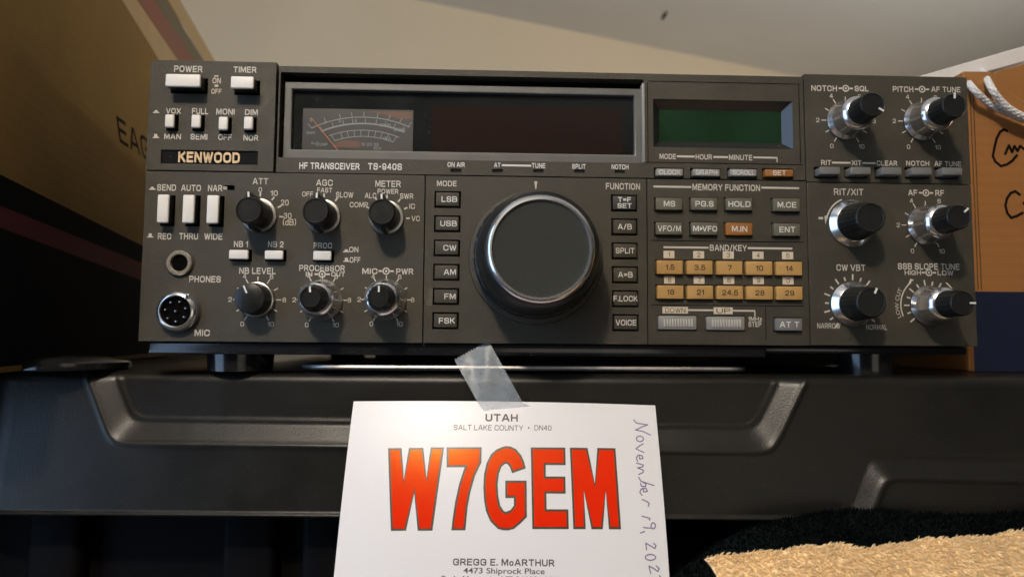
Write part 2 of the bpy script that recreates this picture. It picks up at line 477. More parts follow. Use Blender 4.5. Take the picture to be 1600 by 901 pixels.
        def v(i, j, k):
            if (i, j, k) not in V:
                V[(i, j, k)] = s.bm.verts.new((xs[i], (y0, y1)[k], zs[j]))
            return V[(i, j, k)]
        for i in range(nx):
            for j in range(nz):
                if not solid(i, j): continue
                s.bm.faces.new([v(i, j, 0), v(i + 1, j, 0), v(i + 1, j + 1, 0), v(i, j + 1, 0)])
                for (di, dj, a, b) in ((-1, 0, (i, j), (i, j + 1)), (1, 0, (i + 1, j), (i + 1, j + 1)), (0, -1, (i, j), (i + 1, j)), (0, 1, (i, j + 1), (i + 1, j + 1))):
                    if not solid(i + di, j + dj):
                        s.bm.faces.new([v(*a, 0), v(*b, 0), v(*b, 1), v(*a, 1)])
    def build(s, name, m, parent=None, origin=None, smooth=35, bevel=0, matrix=None):
        if matrix is not None:
            bmesh.ops.transform(s.bm, matrix=matrix, verts=s.bm.verts)
        bmesh.ops.recalc_face_normals(s.bm, faces=s.bm.faces)
        o0 = ORG.get(root_of(parent).name, Vector((0, 0, 0))) if parent else Vector(origin or (0, 0, 0))
        for v in s.bm.verts: v.co = (v.co - o0) * MM
        me = bpy.data.meshes.new(name)
        s.bm.to_mesh(me); s.bm.free()
        if m: me.materials.append(m)
        if smooth:
            me.polygons.foreach_set('use_smooth', [True] * len(me.polygons))
            me.set_sharp_from_angle(angle=math.radians(smooth))
        o = bpy.data.objects.new(name, me)
        COL.objects.link(o)
        if parent: o.parent = parent
        else: o.location = o0 * MM; ORG[o.name] = o0
        if bevel:
            b = o.modifiers.new('edge_softening', 'BEVEL')
            b.width = bevel * MM; b.segments = 2; b.limit_method = 'ANGLE'; b.angle_limit = math.radians(40)
            b.use_clamp_overlap = True
        return o
ORG = {}
def root_of(o):
    while o.parent: o = o.parent
    return o
def thing(name, loc, label, cat, group=None):
    o = bpy.data.objects.new(name, None)
    o.empty_display_size = 0.01
    COL.objects.link(o)
    o.location = Vector(loc) * MM
    ORG[o.name] = Vector(loc)
    o['label'] = label; o['category'] = cat
    if group: o['group'] = group
    return o
def tag(o, label=None, cat=None, kind=None):
    if label: o['label'] = label
    if cat: o['category'] = cat
    if kind: o['kind'] = kind
    return o

# ------------------------------------------------------------------ setting: wall, sloping ceiling, floor
YW = 1220
A, B = P(650, 0, YW), P(1250, 120, YW)
e = (B - A).normalized()
b = MB(); b.add([(-2500, YW, -500), (2500, YW, -500), (2500, YW, 1500), (-2500, YW, 1500)], [(0, 1, 2, 3)])
tag(b.build('wall', M_wall), kind='structure')
ceil_n = e.cross(Vector((0, 1, 0))).normalized()
a0, a1 = A - e * 2200, A + e * 2200
hole = hit(1038, 25, A, ceil_n)
b = MB(); b.add([(a0.x, YW + 5, a0.z), (a1.x, YW + 5, a1.z), (a1.x, -1900, a1.z), (a0.x, -1900, a0.z)], [(0, 1, 2, 3)])
ceil = tag(b.build('ceiling', M_ceil), kind='structure')
cm = Matrix.Translation(hole) @ Matrix((e, Vector((0, 1, 0)), ceil_n)).transposed().to_4x4()
sgn = 1 if ceil_n.z > 0 else -1
def ceil_disc(name, m, at, r, h, ry=1.0):
    b = MB()
    n = 14
    vs = [(0, 0, -sgn * h)]
    for k in range(n):
        a = 2 * math.pi * k / n
        q = r * random.uniform(.85, 1.12)
        vs.append((q * math.cos(a) * .8, q * math.sin(a) * ry, -sgn * h * .15))
    b.add(vs, [(0, 1 + k, 1 + (k + 1) % n) for k in range(n)])
    M = Matrix.Translation(at) @ Matrix((e, Vector((0, 1, 0)), ceil_n)).transposed().to_4x4()
    o = b.build(name, m, ceil, matrix=M)
    o['kind'] = 'structure'
    return o
ceil_disc('nail_hole', M_dark, hole, 5.0, .4, 4.5)
ceil_disc('paint_bump', M_ceil, hit(1088, 28, A, ceil_n), 6, 1.6, 2.5)
ceil_disc('paint_bump', M_ceil, hit(1010, 32, A, ceil_n), 7, 1.2, 2.0)
ceil_disc('paint_bump', M_ceil, hit(985, 15, A, ceil_n), 5, 1.4, 3.0)
b = MB(); b.add([(-2500, -1900, -420), (2500, -1900, -420), (2500, YW, -420), (-2500, YW, -420)], [(0, 1, 2, 3)])
tag(b.build('floor', M_floor), kind='structure')

# ------------------------------------------------------------------ storage tote with moulded lid
ZL = -14.3                                   # top of the lid
DR = math.tan(math.radians(7))               # the lid's front leans outwards going down
AL = math.radians(2.2)
eL = Vector((math.cos(AL), -math.sin(AL), 0))
inL = Vector((math.sin(AL), math.cos(AL), 0))
OL = P(790, 600, 2.5); OL.z = ZL
nL = Vector((inL.x, inL.y, 0)) + Vector((0, 0, DR)) * 1.0
nL = (Vector((0, 0, 1)) * 0 + inL + Vector((0, 0, 1)) * DR).normalized()   # normal of the leaning front
def LS(px, py):
    p = hit(px, py, OL, nL)
    return ((p - OL).dot(eL), p.z)
HL = ZL - LS(700, 796)[1]                    # lid height
sL = LS(-75, 700)[0]; sR = LS(1780, 760)[0]
trap = [LS(135, 583), LS(190, 689), LS(1196, 702), LS(1256, 600)]
trap = [(trap[0][0] - (ZL + 30 - trap[0][1]) * (trap[1][0] - trap[0][0]) / (trap[0][1] - trap[1][1]), ZL + 30), trap[1], trap[2],
        (trap[3][0] + (ZL + 30 - trap[3][1]) * (trap[3][0] - trap[2][0]) / (trap[3][1] - trap[2][1]), ZL + 30)]
q0, q1, q2 = LS(1287, 803), LS(1338, 705), LS(1600, 702)
low = [(q0[0] - (q1[0] - q0[0]) * .5, q0[1] - (q1[1] - q0[1]) * .5), (sR + 60, q0[1] - 20), (sR + 60, q2[1] - 4), q1]
def sdf(poly, x, z, k=5.0):
    n = len(poly); acc = 0
    for i in range(n):
        a, c = poly[i], poly[(i + 1) % n]
        dx, dz = c[0] - a[0], c[1] - a[1]
        L = math.hypot(dx, dz)
        d = ((x - a[0]) * dz - (z - a[1]) * dx) / L      # positive outside for counter-clockwise
        acc += math.exp(min(60, d / k * 2.2))
    return math.log(acc + 1e-12) * k / 2.2
def ramp(d, w):
    t = max(0.0, min(1.0, -d / w))
    r = .10
    if t < r: return t * t / (2 * r) / (1 - r)
    if t > 1 - r: return 1 - (1 - t) ** 2 / (2 * r) / (1 - r)
    return (t - r / 2) / (1 - r)
def relief(s, z):
    a, c = sdf(trap, s, z), sdf(low, s, z, 4)
    bead = sum(math.exp(-((q + o) / 1.0) ** 2) for q, o in ((a, 0), (a, 11.0), (c, 0), (c, 9.5)))
    return 4.6 * ramp(a, 11.0) - 4.5 * ramp(c, 9.5) - .55 * bead
RC_ = 33.0
DEP = 420.0
b = MB()
path = []                                     # (s, depth, outward normal in (s, depth))
for i in range(12): path.append((sL, RC_ + DEP * (1 - i / 12), (-1, 0)))
for i in range(12):
    a = math.pi + (math.pi / 2) * i / 12
    path.append((sL + RC_ + RC_ * math.cos(a), RC_ + RC_ * math.sin(a), (math.cos(a), math.sin(a))))
nf = 470
for i in range(nf + 1):
    path.append((sL + RC_ + (sR - sL - 2 * RC_) * i / nf, 0, (0, -1)))
for i in range(1, 13):
    a = -math.pi / 2 + (math.pi / 2) * i / 12
    path.append((sR - RC_ + RC_ * math.cos(a), RC_ + RC_ * math.sin(a), (math.cos(a), math.sin(a))))
for i in range(1, 13): path.append((sR, RC_ + DEP * i / 12, (1, 0)))
prof = []                                     # (inward offset, z)
prof += [(6.0, ZL - HL + .3), (1.0, ZL - HL), (-.6, ZL - HL + .3), (-1.0, ZL - HL + 1.0), (-.5, ZL - HL + 1.9), (0.0, ZL - HL + 2.3)]
nz = 66
RT = 5.0
for j in range(1, nz + 1):
    prof.append((0.0, ZL - HL + 2.3 + (HL - RT - 2.3) * j / nz))
for j in range(1, 9):
    a = math.pi / 2 * j / 8
    prof.append((RT - RT * math.cos(a), ZL - RT + RT * math.sin(a)))
grid = []
for (s, d, nn) in path:
    colv = []
    for (o, z) in prof:
        off = -o + (ZL - z) * DR
        if nn == (0, -1) and ZL - HL + 1 < z < ZL + 1:
            off -= relief(s, z)
        p = OL + eL * (s + nn[0] * off) + inL * (d + nn[1] * off)
        p.z = z
        colv.append(b.bm.verts.new(p))
    grid.append(colv)
for A_, B_ in zip(grid, grid[1:]):
    for j in range(len(prof) - 1):
        b.bm.faces.new([A_[j], B_[j], B_[j + 1], A_[j + 1]])
b.bm.faces.new([c[-1] for c in grid])
b.bm.faces.new([c[0] for c in grid][::-1])
tote = thing('storage_tote', OL + inL * 200 + Vector((0, 0, -400 - ZL)), 'dark grey plastic storage tote whose moulded lid carries the radio', 'storage tote')
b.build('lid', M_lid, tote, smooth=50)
# body below, set back, with vertical ribs
b = MB()
zb = ZL - HL + 4
Mt = Matrix.Translation(OL) @ Matrix((eL, inL, Vector((0, 0, 1)))).transposed().to_4x4()
Mt.translation = Vector((OL.x, OL.y, 0))
b.box(sL + 3, sR - 16, 20, DEP - 10, -404, zb, 10, 4)
for px in (40, 345, 470, 900, 1150, 1420):
    s0 = LS(px, 860)[0]
    b.box(s0, s0 + 26, 10, 26, -400, zb - 1, 4, 3)
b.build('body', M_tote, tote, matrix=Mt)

# ------------------------------------------------------------------ the transceiver
rad = thing('transceiver', (0, 160, ZL), 'dark grey ham radio transceiver with big tuning knob, standing on the tote lid', 'radio')
PT, XR, XL = 134.15, 200.5, -200.5
def plate(name, x0, x1, z0, z1, holes, y0=0.0, y1=7.0, m=None, bevel=.35):
    b = MB(); b.plate(x0, x1, z0, z1, holes, y0, y1)
    return b.build(name, m or M_panel, rad, bevel=bevel, smooth=30)

# controls: every push button is (words, face rectangle in the photo, how far it stands out, material, text spec)
BTN = []
def bt(zone, txt, rect, h, m, tm=M_printw, th=2.55, right=None, gap=.55, r=.35, wf=1.0, label=None):
    BTN.append(dict(zone=zone, txt=txt, r=RC(*rect, -h), h=h, m=m, tm=tm, th=th, right=right, gap=gap, rad=r, wf=wf, label=label))
# switch panel
bt('A', None, (258, 115.5, 312.6, 135.5), 8, M_white, gap=.7, r=.7)
bt('A', None, (360, 119, 396, 138), 8, M_white, gap=.7, r=.7)
for r_ in ((257, 178.4, 271.5, 199), (298.4, 178.8, 312.8, 199.5), (341, 182, 355.4, 203), (380.5, 181.7, 394.7, 202)):
    bt('A', None, r_, 4.2, M_white, gap=.7, r=.7)
for r_ in ((245, 303.5, 263, 348), (284.6, 304, 303, 348.4), (322.5, 304.6, 341, 349)):
    bt('C', None, r_, 5.5, M_white, gap=.7, r=.7)
for r_ in ((357.3, 390.2, 387.4, 404.6), (413.2, 391, 442, 405), (489, 391.8, 517.3, 406)):
    bt('C', None, r_, 3.5, M_white, gap=.7, r=.6)
for i, t in enumerate(('LSB', 'USB', 'CW', 'AM', 'FM', 'FSK')):
    y = 300.6 + i * 37.9
    x = 681.2 - i * .68
    bt('D', t, (x, y, x + 36.2, y + 21.2), 1.0, M_panel, right=.9, th=2.7, gap=.8)
for i, t in enumerate(('T=F|SET', 'A/B', 'SPLIT', 'A=B', 'F.LOCK', 'VOICE')):
    y = 306 + i * 37.4
    x = 957.8 + i * .45
    bt('D', t, (x, y, x + 36, y + 21.5), 1.0, M_panel if i else M_case, th=2.7, gap=.8, wf=.92)
bt('B', 'CLOCK', (1026, 263.5, 1067.3, 274.5), 1.5, M_lgrey, th=2.3, gap=.9)
bt('B', 'GRAPH', (1083, 264, 1124.8, 274.8), 1.5, M_lgrey, th=2.3, gap=.9)
bt('B', 'SCROLL', (1141, 264.2, 1182.5, 275), 1.5, M_lgrey, th=2.3, gap=.9, wf=.9)
bt('B', 'SET', (1196, 264.6, 1239.5, 275.6), 1.5, M_orange, th=2.3, gap=.9, label='orange set button')
for t, r_, m in (('MS', (1025.5, 309, 1066.5, 327.8), M_olive), ('PG.S', (1080.5, 309, 1121, 328), M_olive), ('HOLD', (1135, 309.2, 1175.7, 328.4), M_olive), ('M.CE', (1209, 310, 1250, 330), M_olive),
                 ('VFO/M', (1025.5, 347.5, 1066, 366.5), M_olive), ('M>VFO', (1080.5, 347.5, 1121, 366.8), M_olive), ('M.IN', (1135, 347.8, 1176, 367.2), M_orange), ('ENT', (1209.5, 349, 1250.8, 368.4), M_olive)):
    bt('E', t, r_, 2.2, m, th=2.75, gap=.6, wf=.92 if len(t) == 5 else 1.0, label='orange memory-in button' if m is M_orange else None)
for i, t in enumerate(('1.5', '3.5', '7', '10', '14')):
    bt('E', t, (1026.8 + 46.6 * i, 406.6 + .5 * i, 1067 + 46.65 * i, 428 + .5 * i), 2.2, M_tan, tm=M_black, th=2.6, gap=.6)
for i, t in enumerate(('18', '21', '24.5', '28', '29')):
    bt('E', t, (1027.5 + 46.5 * i, 445.6 + .4 * i, 1068 + 46.55 * i, 466.6 + .4 * i), 2.2, M_tan, tm=M_black, th=2.6, gap=.6)
bt('E', 'AT T', (1213, 497, 1254, 516.5), 2.0, M_dgrey, th=2.8, gap=.6)
for x in (1282, 1330, 1378, 1425.6, 1473):
    bt('F', None, (x, 260.5 + (x - 1282) * .006, x + 31, 272.3 + (x - 1282) * .006), 4.5, M_dgrey, gap=1.0, r=.5)
def holes(zone, extra=()):
    L = []
    for k in BTN:
        if k['zone'] == zone:
            a, c, d, f = k['r']; g = k['gap']
            L.append((a - g, c + g, d - g, f + g))
    return L + list(extra)

xg1, xg2 = X(431.5, 190), X(1257.8, 200)
zA = Z(330, 268)
switch_panel = plate('switch_panel', XL, xg1 - .5, zA + .25, PT, holes('A', [RC(252, 235.5, 403.5, 257)]), y0=-.6)
xC = X(662.5, 400); xD = X(1011.5, 410)
zB = Z(845, 276)
control_panel = plate('control_panel', XL, xC - .3, 0, zA - .25, holes('C', [RC(352, 289.3, 366.5, 297)]))
lcd_hole = RC(1021, 156, 1239.5, 231)
win = RC(436, 118, 1006.5, 250)
lamps = [RC(*r_) for r_ in ((704, 263.2, 721, 268.6), (769, 263.6, 785.5, 269), (833, 264, 849.5, 269.4), (897, 264.6, 913.5, 269.8), (960.6, 265.2, 976.5, 270.4))]
display_panel = plate('display_panel', xg1 + .5, xg2 - .25, zB + .35, PT - 1.3, holes('B', [lcd_hole, win] + lamps), y0=.5)
tuning_panel = plate('tuning_panel', xC + .3, xD - .25, 0, zB - .35, holes('D'))
rk = [RC(1028, 492, 1090, 515.8, -1.5), RC(1103.5, 493, 1165.3, 516.6, -1.5)]
keypad_panel = plate('keypad_panel', xD + .25, xg2 - .25, 0, zB - .35, holes('E', rk))
zF = Z(1390, 286.5)
knob_panel = plate('knob_panel', xg2 + .25, XR, 0, zF - .15, [])
filter_panel = plate('filter_panel', xg2 + .25, XR, zF + .15, PT, holes('F'))
# raised thin outlines on the keypad panel
b = MB()
for (x0, y0, x1, y1) in ((1017, 376.5, 1256, 377.5), (1017, 476.5, 1256, 477.5), (1196.2, 478, 1197, 530)):
    r_ = RC(x0, y0, x1, y1); b.box(r_[0], r_[1], -.12, .3, r_[2], r_[3])
b.build('panel_groove', M_dark, keypad_panel)
# backing + case
b = MB(); b.plate(XL + .6, XR - .6, .6, PT - 2, [lcd_hole], 6.6, 9); b.build('backing_plate', M_dark, rad)
b = MB(); b.box(XL + 2, XR - 2, 12.2, 338, -1.5, PT - 3, 1.5); b.build('case', M_case, rad)
b = MB(); b.box(-110, XR - 4, 120, 300, ZL + .6, -1.7, 1); b.build('added_gap_blocker', M_case, rad)  # added black bar, not a radio part; keeps the gap below the case dark
b = MB()
b.box(XL + 3.5, X(1200, 540), 2.5, 12, Z(800, 556, 2.5), -.35, .8)
b.box(X(1200, 540) + .5, XR - 2, 5, 14, Z(1350, 553, 5), -.35, .8)
b.build('lower_trim', M_gloss, rad)
for (x0, x1, yy) in ((325, 428, 22), (1312, 1392, 22), (325, 428, 290), (1312, 1392, 290)):
    a = P(x0, 560, 22).x; c = P(x1, 560, 22).x
    b = MB()
    bb = bmesh.new()
    bmesh.ops.create_cone(bb, cap_ends=True, segments=40, radius1=(c - a) / 2 * .94, radius2=(c - a) / 2, depth=-ZL - 1.5)
    bmesh.ops.translate(bb, verts=bb.verts, vec=((a + c) / 2, yy, (ZL - 1.5) / 2))
    b.merge(bb)
    b.build('foot', M_gloss, rad)

# --- buttons
for k in BTN:
    a, c, d, f = k['r']; h = k['h']
    deep = k['m'] is M_white
    b = MB(); b.box(a, c, -h, -h + 1.7 if deep else 6.3, d, f, k['rad'], 3)
    o = b.build('push_button', k['m'], rad)
    if deep:
        b = MB(); b.box(a + .25, c - .25, -h + 1.5, 6.3, d + .25, f - .25, .2)
        b.build('plunger', M_gloss, o)
    if k['label']: o['label'] = k['label']
    if k['txt']:
        b = MB(); y = -h - .05
        cx, cz = (a + c) / 2, (d + f) / 2
        t = k['txt']
        if '|' in t:
            t1, t2 = t.split('|')
            b.wordc(t1, cx, cz + 1.55, 2.4, y); b.wordc(t2, cx, cz - 1.45, 2.4, y)
        elif '>' in t:
            w = (c - a)
            b.wordc('M', a + w * .17, cz, k['th'], y)
            b.poly([(a + w * .32, cz + 1.0), (a + w * .44, cz), (a + w * .32, cz - 1.0)], y)
            b.wordc('VFO', a + w * .70, cz, k['th'], y, wf=.85)
        else:
            b.wordc(t, cx, cz, k['th'], y, bold=.012, wf=k['wf'] * (.9 if len(t) > 4 else 1), right=(c - k['right']) if k['right'] else None)
        b.build('legend', k['tm'], o, smooth=0)
# --- rocker switches DOWN / UP with ribs
for r_ in rk:
    a, c, d, f = [v + g for v, g in zip(r_, (.4, -.4, .4, -.4))]
    b = MB(); b.box(a, c, -1.2, 6, d, f, .4)
    o = b.build('rocker_switch', M_lgrey, rad)
    b = MB()
    n = 11
    for i in range(n):
        x = a + (c - a) * (.15 + .72 * i / (n - 1))
        b.box(x - .42, x + .42, -1.9, -1, d + 1.3, f - 1.3, .25)
    b.build('rib', M_rib, o)

# --- printed words
def legends(panel, items, y=-.06, m=None, name='lettering', lines=(), polys=()):
    for it in items:
        b = MB(); b.wordpx(*it[:5], y=y, bold=it[5] if len(it) > 5 else .024)
        b.build(name, m or M_print, panel, smooth=0)
    for (x0, y0, x1, y1) in lines:
        b = MB(); b.rect(*RC(x0, y0, x1, y1, y), y)
        b.build('printed_line', m or M_print, panel, smooth=0)
    for pl in polys:
        b = MB(); b.poly([(X(p[0], p[1]), Z(p[0], p[1])) for p in pl], y)
        b.build('printed_symbol', m or M_print, panel, smooth=0)
def updown(x, y, w=10, tall=False):
    h = 6.5
    if tall: return [[(x, y + h), (x, y + h - 1.6), (x + 2, y + h - 1.6), (x + 2.6, y), (x + w - 3, y), (x + w - 2.4, y + h - 1.6), (x + w, y + h - 1.6), (x + w, y + h)]]
    return [[(x, y + h), (x, y + h - 1.6), (x + 2, y + h - 1.6), (x + 3, y + 2), (x + w - 3, y + 2), (x + w - 2, y + h - 1.6), (x + w, y + h - 1.6), (x + w, y + h)]]
legends(switch_panel, [('POWER', 272, 103, 316.6, 113), ('TIMER', 364.8, 104.4, 401, 113.8), ('ON', 332, 121.7, 345, 130.6), ('OFF', 330, 139, 346, 146.8)], y=-.66, lines=[(334.5, 118, 341.5, 120), (335.5, 132.5, 341, 136)])
legends(switch_panel, [('VOX', 259.3, 169, 282.8, 178), ('FULL', 300, 169.2, 325.5, 178.6), ('MONI', 338, 170, 366.5, 179.3), ('DIM', 382.7, 171, 403, 180),
                       ('MAN', 256.6, 209, 282.8, 217.7), ('SEMI', 297.7, 209.3, 324, 218.4), ('OFF', 341, 210, 362, 219), ('NOR', 380.5, 211, 403.6, 220)], y=-.66,
        polys=updown(240, 171) + updown(239.5, 210, tall=True))
legends(control_panel, [('SEND', 245.6, 288, 275, 298), ('AUTO', 283, 288.6, 314, 298.6), ('NAR', 325, 289, 347.5, 299), ('REC', 246.6, 364, 267.6, 374), ('THRU', 280, 364, 309.5, 374), ('WIDE', 319, 364.4, 347.5, 374.4)],
        lines=[(348.5, 292, 355, 293.4), (348.5, 294.6, 355, 296)], polys=updown(233, 290) + updown(230, 364.5, tall=True))
legends(control_panel, [('NB 1', 365.5, 376.5, 387.4, 386), ('NB 2', 418.7, 376.8, 443, 386.4), ('PROC', 490, 379, 519, 388), ('ON', 545.5, 385.5, 560, 394), ('OFF', 546.5, 401.5, 563, 410.4)],
        polys=updown(536, 387.5) + updown(536.5, 402.5, tall=True))
legends(control_panel, [('PHONES', 295.6, 431, 345, 441), ('MIC', 304, 514.6, 328, 524.8)])
b = MB()
nr = RC(252.8, 236.2, 402.8, 256.2)
b.box(nr[0], nr[1], .1, 2, nr[2], nr[3])
namep = b.build('nameplate', M_gloss, rad)
b = MB()
w_ = RC(279, 238, 375, 254.6, -.1)
b.word('KENWOOD', *w_, -.55, bold=.036, depth=.6)
wx = w_[0] + (w_[1] - w_[0]) * .478
b.build('lettering', M_gold, namep, smooth=0)
legends(display_panel, [('HF TRANSCEIVER', 467.7, 254.4, 562, 264.6), ('TS-940S', 575, 255.2, 628, 265.6)], y=.44, m=M_printw)
legends(display_panel, [('ON AIR', 699.3, 253.6, 726.4, 261), ('AT', 772, 254.4, 782, 261.6), ('TUNE', 831, 255, 852, 262.6), ('SPLIT', 894, 256.4, 915, 264), ('NOTCH', 955.6, 257, 982, 264.6)], y=.44, lines=[(784, 257.2, 830, 260)], m=M_printw)
legends(display_panel, [('MODE', 1030.6, 240.4, 1056, 248.6), ('HOUR', 1087, 241.2, 1112.6, 249.4), ('MINUTE', 1139, 242, 1175.4, 250.4)], y=.44,
        lines=[(1057.5, 243, 1085.5, 246), (1114.5, 244, 1137.5, 247), (1177, 245, 1214.7, 247.6), (1213.3, 247.6, 1215, 253.5)])
legends(keypad_panel, [('MEMORY FUNCTION', 1082, 288, 1187.5, 298)], lines=[(1021, 290.4, 1080, 293.2), (1189.6, 292.2, 1248.6, 295)])
legends(keypad_panel, [('BAND/KEY', 1109, 382.4, 1167, 392)], lines=[(1036.7, 385, 1107, 388), (1168.5, 386.4, 1238, 389.4)])
legends(keypad_panel, [('1MHz', 1169, 494.6, 1190.5, 501.6), ('STEP', 1169.5, 502.6, 1189.5, 510.4)], lines=[(1075.5, 483, 1114.5, 485.6), (1145.5, 484, 1180, 486.6), (1178.6, 486.6, 1180.4, 494)])
tg = []
for i, t in enumerate('12345'): tg.append((t, (1036.7 + 46.3 * i, 391.8 + .4 * i, 1053.8 + 46.4 * i, 403.4 + .4 * i)))
for i, t in enumerate('67890'): tg.append((t, (1037.6 + 46.3 * i, 431 + .35 * i, 1054.4 + 46.4 * i, 443 + .35 * i)))
tg += [('DOWN', (1035, 479.2, 1075, 489.6)), ('UP', (1115, 480, 1145, 490.6))]
for t, r_ in tg:
    x0, x1, z0, z1 = RC(*r_)
    b = MB(); b.box(x0, x1, -.14, .3, z0, z1, .12, 1)
    o = b.build('number_tag', M_tag, keypad_panel)
    b = MB()
    if len(t) == 1: b.wordc(t, (x0 + x1) / 2, (z0 + z1) / 2, 2.2, -.2, bold=.0)
    else: b.word(t, x0 + 1.3, x1 - 1.3, z0 + .5, z1 - .5, -.2, bold=.0)
    b.build('numeral', M_cout, o, smooth=0) if False else b.build('numeral', M_cout, rad, smooth=0)
legends(tuning_panel, [('MODE', 682.7, 282.4, 713.4, 291), ('FUNCTION', 946.7, 286.2, 1000, 296.2)], polys=[[(834.6, 283.4), (839.8, 283.4), (838.6, 290), (838, 295.4), (836.4, 295.4), (835.8, 290)]])

def ring_mark(b, px, py, y=-.06):
    cx, cz = X(px, py), Z(px, py)
    n = 20
    for (r0, r1) in ((1.15, 1.75), (0, .55)):
        vs, fs = [], []
        for k in range(n):
            a = 2 * math.pi * k / n
            vs += [(cx + r0 * math.cos(a), y, cz + r0 * math.sin(a)), (cx + r1 * math.cos(a), y, cz + r1 * math.sin(a))]
            fs.append((2 * k, 2 * k + 1, (2 * k + 3) % (2 * n), (2 * k + 2) % (2 * n)))
        b.add(vs, fs)
    for s in (-1, 1):
        b.rect(cx + s * 1.9 - .0 if s > 0 else cx - 3.6, cx + 3.6 if s > 0 else cx - 1.9, cz - .4, cz + .4, y)
def radial(b, cx, cz, ang, r0, r1, w, y=-.06):
    a = math.radians(ang)
    d = Vector((math.sin(a), math.cos(a))); n = Vector((d.y, -d.x)) * w / 2
    q = [Vector((cx, cz)) + d * r0 - n, Vector((cx, cz)) + d * r1 - n, Vector((cx, cz)) + d * r1 + n, Vector((cx, cz)) + d * r0 + n]
    b.add([(p.x, y, p.y) for p in q], [(0, 1, 2, 3)])
def arc(b, cx, cz, a0, a1, r, w, y=-.06, n=16):
    vs, fs = [], []
    for k in range(n + 1):
        a = math.radians(a0 + (a1 - a0) * k / n)
        for rr in (r - w / 2, r + w / 2):
            vs.append((cx + rr * math.sin(a), y, cz + rr * math.cos(a)))
    for k in range(n): fs.append((2 * k, 2 * k + 1, 2 * k + 3, 2 * k + 2))
    b.add(vs, fs)
def dial_scale(panel, px, py, r0, r1, rn, words, ring=None, extra=None, nums=True):
    cx, cz = X(px, py), Z(px, py)
    b = MB()
    for k in range(11):
        radial(b, cx, cz, -150 + 30 * k, r0, r1 + (.3 if k % 2 == 0 else 0), .5)
    if nums:
        for k in range(0, 11, 2):
            a = math.radians(-150 + 30 * k)
            rr = rn * (1.05 if k in (0, 10) else 1)
            b.wordc(str(k), cx + rr * math.sin(a), cz + rr * math.cos(a), 2.2, -.06, bold=.005)
    for w in words: b.wordpx(*w, y=-.06 if len(w) < 6 else -.06)
    if ring: ring_mark(b, *ring)
    if extra: extra(b, cx, cz)
    b.build('dial_marking', M_print, panel, smooth=0)

# --- knobs
def spin(o, cx, cz):
    return o
def flutes(n, amp, idx):
    def f(i, k):
        return (-amp if (k % 4) in (0,) else 0) if i in idx else 0
    return f
def mark_front(parent, cx, cz, ang, r0, r1, h, w=.75, side=True, m=None):
    b = MB(); a = math.radians(ang)
    d = Vector((math.sin(a), math.cos(a))); n = Vector((d.y, -d.x)) * w / 2
    c = Vector((cx, cz)); y0, y1 = -h - .14, -h + .3
    q = [c + d * r0 - n, c + d * r1 - n, c + d * r1 + n, c + d * r0 + n]
    vs = [(p.x, y0, p.y) for p in q] + [(p.x, y1 + (2.2 if i in (1, 2) and side else 0), p.y) for i, p in enumerate(q)]
    b.add(vs, [(0, 1, 2, 3), (4, 5, 6, 7), (0, 1, 5, 4), (1, 2, 6, 5), (2, 3, 7, 6), (3, 0, 4, 7)])
    b.build('pointer_line', m or M_white, parent, smooth=0)
def pointer_knob(px, py, ang):
    cx, cz = X(px, py), Z(px, py)
    b = MB(); b.lathe(cx, cz, [(8.3, .0), (8.3, 1.0), (8.0, 1.5), (7.0, 1.7), (0, 1.7)], 64)
    sk = b.build('rotary_knob', M_satin, rad)
    b = MB()
    b.lathe(cx, cz, [(6.9, 1.6), (6.8, 3), (6.3, 13.5), (6.0, 15.2), (5.6, 15.7), (5.2, 15.7), (5.0, 15.3), (0, 15.3)], 56)
    b.build('cap', M_knob, sk)
    b = MB(); a = math.radians(ang)
    d = Vector((math.sin(a), math.cos(a))); n = Vector((d.y, -d.x)); c = Vector((cx, cz))
    out = [(5.4, 1.9), (7.6, 1.2), (8.4, .75), (8.4, -.75), (7.6, -1.2), (5.4, -1.9)]
    for sg, hh in ((1, 15.0), (-1, 12.5)):
        q = [c + d * (sg * r) + n * t for r, t in out]
        b.poly([(p.x, p.y) for p in q], -hh, -1.9)
    b.build('pointer_fin', M_knob, sk, bevel=.3)
    mark_front(sk, cx, cz, ang, 4.6, 8.3, 15.05, .85, side=False)
def skirt_profile(): return
def outer_dial(px, py, chrome):
    cx, cz = X(px, py), Z(px, py)
    b = MB()
    b.lathe(cx, cz, [(9.4, .2), (9.75, .6), (9.8, 1.0), (8.5, 3.0), (8.3, 3.5), (8.25, 10.6), (8.35, 11.4), (8.2, 12.0), (6.7, 13.6), (6.3, 13.8), (6.1, 13.4), (0, 13.4)], 96)
    return cx, cz, b.build('rotary_knob', chrome, rad)
def inner_knob(sk, cx, cz, ang, h=24.0, r0=6.2, r1=5.9, base=13.3):
    b = MB()
    b.lathe(cx, cz, [(r0, base), (r0, base + 2), (r1, h - 1.4), (r1 - .1, h - .5), (r1 - .5, h), (r1 - .9, h), (r1 - 1.05, h - .25), (0, h - .25)], 72,
            flute=lambda i, k: (-.32 * (k % 4 < 1)) if i in (1, 2) else 0)
    b.build('cap', M_knob, sk)
    if ang is not None: mark_front(sk, cx, cz, ang, r1 - 2.6, r1 + .05, h, .8)
def dual(px, py, ang, h=24.0, r0=6.2, r1=5.9):
    cx, cz, sk = outer_dial(px, py, M_chrome)
    inner_knob(sk, cx, cz, ang, h, r0, r1)
